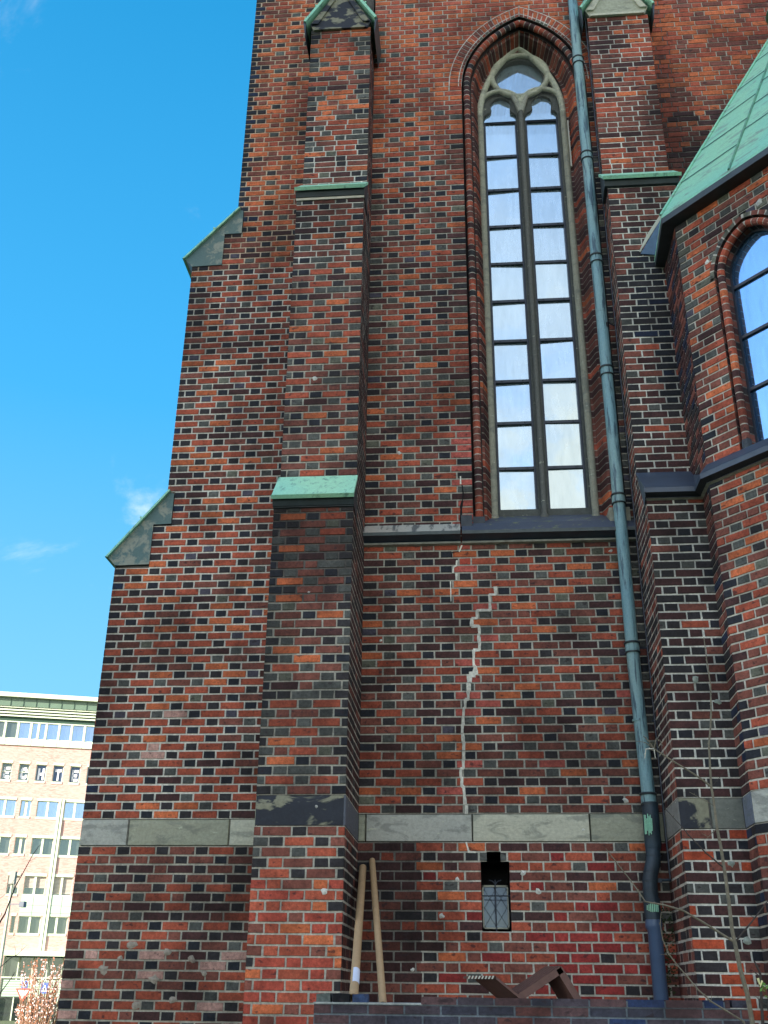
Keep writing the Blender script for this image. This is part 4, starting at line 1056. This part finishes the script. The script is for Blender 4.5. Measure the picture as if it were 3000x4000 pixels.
profile('brown_profile', [(.03,.138), (.105,.138), (.285,.0)], .016, 8.48, 8.78, 'dark brown bent profile with a pale ribbed end, left of the other one', (-.098,.130,.10,.130), -.16)
profile('brown_profile', [(.295,.012), (.585,.19), (.70,.0)], .05, 8.50, 8.72, 'brown bent profile standing like a roof right of the ribbed one', None, -.10)

# ---------------------------------------------------------------- saplings
def twigs(mb, pts, r0, r1, Y, wob=.02, buds=True, m=0, rg=rng):
    P = []
    for (a, b) in zip(pts, pts[1:]):
        for i in range(4): t = i/4; P.append((a[0]+(b[0]-a[0])*t, a[1]+(b[1]-a[1])*t))
    P.append(pts[-1]); n = len(P); V = []
    for i, (x, z) in enumerate(P): V.append(Vector((x+.002*noise.noise(Vector((x*9, z*9, 2))), Y+wob*noise.noise(Vector((x*2.3, z*2.1, 5))), z)))
    R = [r0+(r1-r0)*i/(n-1) for i in range(n)]
    mb.tube(V, R, 7, m)
    if buds:
        for i in range(2, n-1, 2):
            s = 1 if (i//2) % 2 else -1; d = (V[i+1]-V[i]).normalized(); sd_ = Vector((d.z, -.2, -d.x))*s
            mb.tube([V[i], V[i]+(d*.6+sd_).normalized()*.014], [R[i]*.9+.0008, .0008], 5, m)
TR = [(1.812,GZ),(1.81,-.6),(1.805,-.141),(1.793,.043),(1.763,.201),(1.751,.349),(1.742,.433),(1.744,.687),(1.741,.842),(1.734,.979),(1.722,1.125),(1.720,1.326),(1.716,1.42),(1.733,1.729),(1.764,1.868),(1.789,2.028),(1.802,2.19),(1.797,2.377),(1.801,2.569)]
sap = thing('sapling', 'tall bare sapling with long side shoots rising in front of the right buttress', 'young tree', (1.81, 7.95, GZ))
mb = MB(); twigs(mb, TR, .019, .0035, 7.95, .05); mb.build('trunk', BARK, sap, smooth=True)
for L, r0, r1, mt in (([(1.738,.373),(1.55,.492),(1.42,.567),(1.296,.603),(1.168,.625),(1.079,.771),(.965,.928),(.922,.987)],.009,.0025,BARK),
    ([(1.716,1.42),(1.648,1.476),(1.481,1.592),(1.332,1.701),(1.298,1.759),(1.263,1.798)],.008,.003,BARK), ([(1.747,.36),(1.903,.519),(2.047,.671)],.007,.003,DKBARK),
    ([(1.738,.856),(1.62,.952),(1.514,1.071),(1.476,1.125),(1.358,1.277)],.006,.0022,DKBARK), ([(1.78,-.30),(1.749,-.127),(1.545,-.007),(1.471,.063),(1.353,.212),(1.306,.281),(1.268,.375),(1.257,.48),(1.271,.561)],.007,.002,BARK),
    ([(1.332,1.701),(1.268,1.75),(1.203,1.76)],.003,.0015,BARK), ([(1.332,1.701),(1.356,1.778),(1.383,1.758),(1.40,1.72)],.0035,.0025,BARK), ([(1.332,1.701),(1.27,1.70),(1.258,1.63)],.0045,.003,WHITEST), ([(1.332,1.701),(1.335,1.63)],.004,.003,WHITEST),
    ([(1.722,1.125),(1.651,1.062),(1.608,1.085)],.003,.0015,BARK), ([(1.728,1.28),(1.62,1.34),(1.55,1.38)],.003,.0015,BARK), ([(1.72,1.42),(1.80,1.50),(1.84,1.54)],.0025,.001,DKBARK), ([(1.306,.281),(1.24,.285)],.002,.001,BARK),
    ([(1.545,-.007),(1.56,.06)],.002,.001,BARK), ([(1.28,.33),(1.33,.36),(1.35,.39)],.002,.001,BARK), ([(1.903,.519),(1.86,.56)],.002,.001,DKBARK)):
    mb = MB(); twigs(mb, L, r0, r1, 7.95, .05, len(L) > 2); mb.build('branch', mt, sap, smooth=True)
child_of(sap)
sh = thing('shrub', 'dark bare shrub stems with a few fresh green leaves in the lower right corner', 'shrub', (1.95, 7.95, GZ))
mb = MB(); twigs(mb, [(1.88,GZ),(1.875,-.5),(1.868,-.141),(1.886,.095),(1.893,.17),(1.862,.247)], .014, .006, 7.93, .04, True); twigs(mb, [(1.885,.15),(1.84,.19)], .004, .002, 7.93)
twigs(mb, [(1.96,GZ),(1.95,-.5),(1.925,-.14),(1.915,-.05),(1.93,.06),(1.97,.12)], .022, .005, 7.9, .04, True); twigs(mb, [(1.92,-.04),(1.87,.0),(1.84,.03)], .004, .0015, 7.93); twigs(mb, [(1.90,-.1),(1.99,.0),(2.05,.16)], .006, .003, 7.93)
mb.build('stem', DKBARK, sh, smooth=True)
mb = MB()
for i in range(46):
    cx, cz = (1.955+.06*rng.random(), -.09+.17*rng.random()) if i < 34 else (1.89+.05*rng.random(), .02+.09*rng.random())
    a = rng.random()*2*pi; d = Vector((cos(a), -.4+.8*rng.random(), sin(a))).normalized(); s = Vector((-d.z, .3, d.x)).normalized(); L = .022+.02*rng.random(); o = Vector((cx, 7.9+.08*rng.random(), cz))
    mb.poly([o, o+d*L*.5+s*L*.25, o+d*L, o+d*L*.5-s*L*.25], 0)
mb.build('foliage', GREEN, sh)
mb = MB(); mb.tube([(1.875,7.92,.10),(1.868,7.92,.14)], [.004,.009], 6); mb.tube([(1.876,7.92,.085),(1.895,7.92,.125)], [.003,.007], 6); mb.build('blossom', simple('cream_bud', (226,220,160), .6), sh)
child_of(sh)

# ---------------------------------------------------------------- office building in the left background
UB = Vector((.958, .286, 0)).normalized(); NB = Vector((UB.y, -UB.x, 0)); QB = Vector((-39.78, 98, 0))
def bp(u, z, d=0): return QB+UB*u+NB*d+Vector((0,0,z))
def bbox(mb, u0, u1, z0, z1, d0, d1, m=0, c=(1,1,1)):
    mb.hexa([bp(u0,z0,d1), bp(u1,z0,d1), bp(u1,z0,d0), bp(u0,z0,d0), bp(u0,z1,d1), bp(u1,z1,d1), bp(u1,z1,d0), bp(u0,z1,d0)], m, c)
off = thing('office_building', 'sunlit pale brick office block with letters in its windows at the left edge', 'office building', QB+Vector((0,0,GZ)))
UL, UR = -22.0, 12.0
openings = []      # (u0,u1,z0,z1,kind)
per = 1.57
def addw(u0, u1, z0, z1, kind): openings.append((u0, u1, z0, z1, kind))
for k in range(-6, 11): addw(-5.27+per*(k+0)+.0, -5.27+per*k+.95, 18.15, 19.76, 'letter') if -9 < -5.27+per*k < 10.6 else None
for k in range(-1, 4):
    b0 = -1.53+k*2.45 if k >= 0 else -5.45
for (z0, z1, kd) in ((14.85,16.39,'sky'), (11.5,13.03,'dark')):
    for (u0, u1) in ((-9.0,-7.1),(-5.45,-3.45),(-3.05,-2.08),(-1.55,.38),(.93,2.86),(4.0,5.9),(6.7,8.6),(9.3,11.2)): addw(u0, u1, z0, z1, kd)
for (u0, u1) in ((-9.0,-7.1),(-5.2,-4.2),(-3.15,-2.13),(-1.68,.22),(.67,2.58),(3.4,5.3),(6.2,8.1),(9.0,10.9)): addw(u0, u1, 8.02, 9.66, 'blind')
for (u0, u1) in ((-9.0,-7.1),(-4.3,-3.3),(-2.55,-1.6),(-1.68,.22),(.67,2.58),(3.4,5.3),(6.2,8.1),(9.0,10.9)):
    addw(u0, u1, 4.73, 6.22, 'dark') if u0 > -2 or u0 < -4 else addw(-2.55+.2, -1.95, 4.73, 6.22, 'dark')
OB = lin((198,150,118)); OW = lin((196,206,176))
# brick facade with openings, built in strips
zs = sorted(set([GZ, 3.26]+[v for o in openings for v in (o[2], o[3])]+[21.45])); mb = MB()
for a, b in zip(zs, zs[1:]):
    if a < 3.2: continue
    cur = UL; cuts = sorted((o[0], o[1]) for o in openings if o[2] <= a+1e-6 and o[3] >= b-1e-6)
    for c0, c1 in cuts+[(UR, UR)]:
        if c0 > cur: bbox(mb, cur, c0, a, b, -.35, 0, 0, OB)
        cur = max(cur, c1)
def officebrick():
    m, nt, b, _ = mat('pale_facade_brick'); n1 = noise_(nt, 2.2, 5, .7, vec=geo(nt, (1,1,5))); n2 = noise_(nt, .35, 3, .5, vec=geo(nt))
    c = mixc(nt, rng_(nt, n1.outputs[0], .42, .62, 0, 1), lin((202,168,154)), lin((176,132,118))); c = mixc(nt, rng_(nt, n2.outputs[0], .45, .6, 0, .5), c, lin((190,162,148)))
    nt.links.new(c, b.inputs['Base Color']); b.inputs['Roughness'].default_value = .9; return m
OBM = officebrick()
mb.build('facade_wall', OBM, off)
mb = MB(); bbox(mb, UL, UR, GZ, 26.2, -14, -.6); mb.build('building_core', simple('interior_dark', (40,42,38), .9), off)
CREAM = simple('cream_cladding', (206,212,184), .6, 0, .05, 1); GRNP = simple('green_glass_panel', (96,116,96), .4, 0, .1, 1); MINT = simple('mint_panel', (180,198,172), .5, 0, .05, 1)
mb = MB(); bbox(mb, UL, UR, 25.92, 26.33, -14.5, 1.0, 0)
for i in range(4): bbox(mb, UL, UR, 24.95-i*.26, 25.07-i*.26+.02, -.3, .55-i*.1, 0); bbox(mb, UL, UR, 24.80-i*.26, 24.95-i*.26, -.3, .40-i*.1, 2)
bbox(mb, UL, UR, 25.08, 25.92, -.3, .62, 1); bbox(mb, UL, UR, 21.45, 22.0, -.3, .12, 0); bbox(mb, UL, UR, 23.76, 24.0, -.3, .05, 2)
u = UL
while u < UR: bbox(mb, u, u+.035, 25.08, 25.92, .62, .66, 2); bbox(mb, u, u+.02, 21.45, 22.0, .12, .13, 2); u += 1.19
mb.build('roof_edge', [CREAM, GRNP, simple('shadow_gap', (44,72,56), .8)], off)
# top floor ribbon of windows
mb = MB(); bbox(mb, UL, UR, 21.99, 22.10, -.25, .05); mb.build('ribbon_sill', CREAM, off)
edges = [-5.54,-4.35,-3.15,-2.45,-1.73,-.52,.65,1.87,3.05]; u = -5.54
while u > UL+2: u -= 1.2; edges.insert(0, u)
while edges[-1] < 10.5: edges.append(edges[-1]+1.2)
for e, e1 in zip(edges, edges[1:]):
    mb = MB(); bbox(mb, e-.11, e+.09, 22.1, 23.76, -.25, .06); bbox(mb, e+.09, e1-.11, 23.66, 23.76, -.25, .05); bbox(mb, e+.09, e+.13, 22.1, 23.66, -.22, -.05); bbox(mb, e+.09, e1-.11, 22.1, 22.17, -.22, -.05)
    w_ = mb.build('window', CREAM, off); g = MB(); g.poly([bp(e+.09, 22.1, -.12), bp(e1-.11, 22.1, -.12), bp(e1-.11, 23.7, -.12), bp(e+.09, 23.7, -.12)])
    g.build('pane', GLASSD if -6.9 < e < -4.4 else GLASSO, w_)
# pilaster pair and mint panels
mb = MB()
for u0 in (.42, .70): bbox(mb, u0, u0+.20, 3.3, 16.6, -.1, .10)
bbox(mb, .62, .70, 3.3, 16.6, -.1, .02, 1); mb.build('pilaster', [CREAM, simple('groove', (90,110,96), .8)], off)
mb = MB()
for (u0, u1) in ((-1.70,.40),(.92,2.80),(3.4,5.3)):
    bbox(mb, u0, u1, 6.26, 7.98, -.1, .05, 0)
    bbox(mb, u0, u1, 7.12, 7.15, .05, .056, 1); bbox(mb, u0, u1, 6.48, 6.51, .05, .056, 1); bbox(mb, (u0+u1)/2-.015, (u0+u1)/2+.015, 6.26, 7.98, .05, .058, 1)
mb.build('spandrel_panel', [MINT, simple('panel_joint', (110,128,108), .8)], off)
mb = MB(); bbox(mb, -2.4, UR, 2.88, 3.28, -.1, 1.1, 0); bbox(mb, -2.3, UR, 2.80, 2.88, -.1, .9, 1)
mb.build('canopy', [CREAM, simple('canopy_underside', (60,84,76), .8)], off)
mb = MB(); gg = MB()
bbox(mb, UL, -2.45, GZ, 3.26, -.3, 0, 0)
gg.poly([bp(-2.45, GZ, -.25), bp(UR, GZ, -.25), bp(UR, 2.9, -.25), bp(-2.45, 2.9, -.25)])
u = -2.45
while u < UR: bbox(mb, u, u+.10, GZ, 2.85, -.25, -.05, 1); bbox(mb, u+.16, u+.21, 1.2, 2.85, -.25, -.1, 1); u += 1.25
bbox(mb, -2.45, UR, 1.08, 1.2, -.25, 0, 1); bbox(mb, -2.2, UR, -.4, .95, -.22, -.02, 2); 
for i in range(7): bbox(mb, -2.2, UR, -.4+i*.2, -.4+i*.2+.03, -.02, .0, 3)
gf = mb.build('ground_floor', [OBM, CREAM, MINT, simple('louvre_gap', (120,140,120), .8)], off); gg.build('pane', GLASSD, gf)
FONT = {'E': ((0,0,.28,1),(0,0,1,.24),(0,.38,.85,.62),(0,.76,1,1)), 'H': ((0,0,.3,1),(.7,0,1,1),(.2,.38,.8,.62)), 'T': ((.36,0,.64,1),(0,.76,1,1)),
        'C': ((0,.14,.3,.86),(.14,0,.86,.26),(.14,.74,.86,1),(.72,.1,1,.38),(.72,.64,1,.9))}
LET = {0: 'E', 1: 'C', 2: 'H', 3: 'T', 4: 'E'}
LETM = simple('white_letter', (238,238,238), .6)
for (u0, u1, z0, z1, kd) in openings:
    fr = MB(); w = .07
    bbox(fr, u0-.02, u1+.02, z1-.02, z1+.22, -.2, .03)                # light lintel / blind box
    bbox(fr, u0, u1, z0-.16, z0+.05, -.3, .04)                        # sill
    bbox(fr, u0, u0+w, z0, z1, -.3, -.18); bbox(fr, u1-w, u1, z0, z1, -.3, -.18); bbox(fr, u0, u1, z1-w, z1, -.3, -.18)
    if u1-u0 > 1.2: um = (u0+u1)/2; bbox(fr, um-.10, um+.10, z0, z1, -.3, -.05)
    if kd == 'letter' and u0 < -3.0: bbox(fr, u0, u1, z0+.78, z0+.86, -.3, -.12)
    if kd == 'blind' and u1-u0 < 1.2: bbox(fr, u0+.3, u0+.55, z0, z1, -.3, -.12)
    if kd in ('sky', 'dark') and u1-u0 < 1.2: bbox(fr, u0+.35, u0+.62, z0, z1, -.3, -.16)
    fo = fr.build('window', CREAM, off)
    p = MB(); p.poly([bp(u0,z0,-.24), bp(u1,z0,-.24), bp(u1,z1,-.24), bp(u0,z1,-.24)])
    p.build('pane', GLASSO if kd == 'sky' else (GLASSB if kd == 'letter' and u0 > -3.0 else GLASSD), fo)
    if kd == 'blind':
        p = MB(); k = 0; zb = z0+(.62 if u0 < .5 else (.15 if rng.random() < .5 else .4)); z = z1
        while z > zb: bbox(p, u0+w, u1-w, z-.10, z-.015, -.23, -.17, 0); z -= .115
        p.build('blind', simple('slat_blind', (190,176,160), .6), fo)
    if kd == 'letter':
        i = round((u0+5.27)/per)
        if i < 2:
            p = MB(); z = z1
            while z > z1-.75: bbox(p, u0+w, u1-w, z-.06, z-.03, -.235, -.22, 0); z -= .09
            p.build('blind', simple('dark_blind', (110,116,88), .6), fo)
        if i in LET:
            p = MB(); lw, lh = .58, 1.08; lx = u0+.20; lz = z0+.18
            for (a, b, c, d) in FONT[LET[i]]: bbox(p, lx+a*lw, lx+c*lw, lz+b*lh, lz+d*lh, -.22, -.17+.001*a)
            p.build('letter', LETM, fo)
child_of(off)

# ---------------------------------------------------------------- street things in the left background
def sign_post(x, y, zb, zt_, root):
    mb = MB(); mb.tube([(x, y, zb), (x, y, zt_)], .035, 10); mb.build('post', simple('galvanised', (150,152,150), .5, .3), root)
ys = thing('yield_sign', 'white triangular yield sign with a red rim, point down, behind the dry bush', 'road sign', (-24.61, 60, GZ))
sign_post(-24.61, 60.06, GZ, .2, ys)
mb = MB()
def trid(y0, s, m, off_=0): 
    c = Vector((-24.61, 0, -.07)); P = [c+Vector((-.42*s, 0, .22*s)), c+Vector((.42*s, 0, .22*s)), c+Vector((0, 0, -.44*s))]
    mb.extr(P, Vector((0,y0,0)), Vector((0,60.02,0)), m)
trid(59.99, 1.08, 0); trid(59.985, .70, 1); mb.build('sign_plate', [simple('sign_red', (200,60,44), .5), simple('sign_white', (236,232,222), .5)], ys); child_of(ys)
for (x, z, w, lab) in ((-23.46, .19, .46, 'blue square crossing sign with a white triangle right of the yield sign'), (-24.60, .36, .34, 'partly hidden blue sign just above the yield sign')):
    y = 60.0 if w > .4 else 61.5; x_ = x*(y/60); r_ = thing('crossing_sign', lab, 'road sign', (x_, y, GZ)); sign_post(x_, y+.06, GZ, z+.2, r_); mb = MB()
    mb.box(x_-w/2, x_+w/2, y, y+.03, z-w*.58, z+w*.58, 0)
    mb.extr([Vector((x_-w*.36,0,z-w*.38)), Vector((x_+w*.36,0,z-w*.38)), Vector((x_,0,z+w*.36))], Vector((0,y-.006,0)), Vector((0,y,0)), 1)
    mb.box(x_-.03, x_+.03, y-.012, y-.006, z-w*.3, z+w*.1, 2); mb.build('sign_plate', [simple('sign_blue', (34,84,170), .5), simple('sign_white2', (232,232,232), .5), simple('sign_black', (30,30,34), .5)], r_); child_of(r_)
lp = thing('street_lamp', 'pale slender lamp post with a box bracket at the left edge', 'street lamp', (-19.5, 45, GZ))
mb = MB(); mb.tube([(-19.62,45,4.2),(-19.60,45,3.0),(-19.58,45,GZ)], [.05,.06,.09], 12); mb.build('pole', simple('pale_green_paint', (176,178,150), .5), lp, smooth=True)
mb = MB(); mb.box(-19.74,-19.50,44.9,45.1,4.12,4.62); mb.build('lamp_head', simple('grey_head', (130,130,118), .5), lp)
mb = MB(); mb.box(-19.55,-19.0,44.95,45.0,3.30,3.34); mb.box(-19.1,-18.9,44.8,45.1,3.2,3.42); mb.build('bracket_box', simple('grey_box', (90,96,104), .5), lp); child_of(lp)

# dry bush: many shoots with papery pinkish leaves
bush = thing('dry_bush', 'tall bush of tan shoots with withered pinkish leaves at the lower left', 'bush', (-15.9, 40, GZ))
mb = MB(); lf = MB(); r = random.Random(11)
for i in range(70):
    bx = -15.78+.95*(r.random()-.5); by = 40+.8*(r.random()-.5); h = 2.1+1.4*r.random()**.8; lean = (bx+15.9)*.9+(r.random()-.5)*.35
    if -.72 < bx+lean*.6+15.9 < -.2 and r.random() < .4: h *= .75
    P = [Vector((bx+lean*(t/6)**1.3+.05*(r.random()-.5), by+.1*(r.random()-.5), GZ+h*t/6)) for t in range(7)]
    mb.tube(P, [.022-.018*t/6 for t in range(7)], 5)
    for t in range(2, 7):
        for k in range(6):
            o = P[t]+Vector((.09*(r.random()-.5), .1*(r.random()-.5), -.4*r.random())); a = r.random()*2*pi; d = Vector((cos(a)*.6, r.random()-.5, sin(a))).normalized(); s_ = Vector((-d.z, .5*(r.random()-.5), d.x)).normalized(); L = .05+.06*r.random()
            if k < 2: mb.tube([P[t], o], [.006, .003], 4)
            if (-16.8 < o.x < -16.15 and -.42 < o.z < .16) or (-15.85 < o.x < -15.42 and -.12 < o.z < .36): continue
            c = r.choice([lin((200,166,156)), lin((216,196,190)), lin((164,112,88)), lin((140,84,58))])
            lf.poly([o, o+d*L*.5+s_*L*.3, o+d*L, o+d*L*.5-s_*L*.3], 0, c)
mb.build('stems', simple('tan_shoot', (140,104,74), .7), bush); lf.build('leaves', DRYLEAF, bush); child_of(bush)

# bare tree whose branches reach in from the left
tr = thing('bare_tree', 'dark bare branches of a tree reaching in at the left edge', 'tree', (-8.9, 18, GZ))
mb = MB(); mb.tube([(-8.9,18,GZ),(-8.85,18,-.8),(-8.6,18,.3),(-8.5,18,2.2),(-8.7,18,4)], [.12,.10,.07,.05,.02], 10); mb.build('trunk', DKBARK, tr, smooth=True)
for pts, r0, r1 in (([(-8.55,.2),(-8.05,.72),(-7.955,1.05),(-7.893,1.18),(-7.838,1.434),(-7.786,1.627),(-7.712,1.783),(-7.566,2.111),(-7.487,2.243),(-7.44,2.30)],.018,.003),
    ([(-8.6,-.6),(-7.95,-.2),(-7.768,-.035),(-7.703,.061),(-7.595,.231),(-7.56,.30)],.014,.003), ([(-8.5,.1),(-7.9,.30),(-7.681,.497),(-7.56,.56),(-7.509,.62),(-7.43,.70)],.008,.002),
    ([(-7.60,.53),(-7.62,.64),(-7.66,.72)],.004,.001), ([(-7.52,.60),(-7.50,.72)],.003,.001), ([(-7.566,2.111),(-7.60,2.20)],.003,.001), ([(-7.60,2.02),(-7.52,2.06),(-7.46,2.12)],.003,.001), ([(-8.3,1.2),(-7.93,1.50),(-7.80,1.78),(-7.78,1.92)],.004,.001), ([(-7.838,1.434),(-7.76,1.44)],.003,.001),
    ([(-8.4,-.5),(-7.98,.02),(-7.86,.2),(-7.80,.24)],.006,.002), ([(-7.86,.2),(-7.87,.3)],.004,.001), ([(-7.595,.231),(-7.60,.3)],.004,.002)):
    mb = MB(); P = [Vector((x, 18+.05*noise.noise(Vector((x,z,1))), z)) for x, z in pts]; n = len(P); mb.tube(P, [r0+(r1-r0)*i/(n-1) for i in range(n)], 6); mb.build('branch', DKBARK, tr, smooth=True)
child_of(tr)

# ---------------------------------------------------------------- tall unseen house, added only to keep the church in shade
hs_ = thing('unseen_shade_house', 'tall plain house behind the viewer, unseen, added to shade the church', 'house', (-32, -24, GZ))
hd = Vector((cos(radians(-38)), sin(radians(-38)), 0)); hn = Vector((-hd.y, hd.x, 0)); O_ = Vector((-36, -12, 0))
O_ = Vector((sd.x, sd.y, 0)).normalized()*80; hd = Vector((-O_.y, O_.x, 0)).normalized(); hn = -O_.normalized()
mb = MB(); HW, HH = 42, 46
def hb(u0, u1, d0, d1, z0, z1, m): mb.hexa([O_+hd*u0-hn*d0+Vector((0,0,z0)), O_+hd*u1-hn*d0+Vector((0,0,z0)), O_+hd*u1-hn*d1+Vector((0,0,z0)), O_+hd*u0-hn*d1+Vector((0,0,z0)), O_+hd*u0-hn*d0+Vector((0,0,z1)), O_+hd*u1-hn*d0+Vector((0,0,z1)), O_+hd*u1-hn*d1+Vector((0,0,z1)), O_+hd*u0-hn*d1+Vector((0,0,z1))], m)
hb(-24, HW, 0, 12, GZ, HH, 0); hb(-24.3, HW+.3, -.3, 12.3, HH, HH+.5, 1)
mb.build('wall', [simple('render_plaster', (196,186,166), .9), simple('roof_edge_metal', (90,90,90), .6)], hs_)
mb = MB()
for fl in range(14):
    for k in range(-22, 41, 3): hb(k-.6, k+.6, -.03, .05, GZ+1+fl*3.2, GZ+2.6+fl*3.2, 0)
mb.build('windows', GLASSD, hs_)
child_of(hs_)
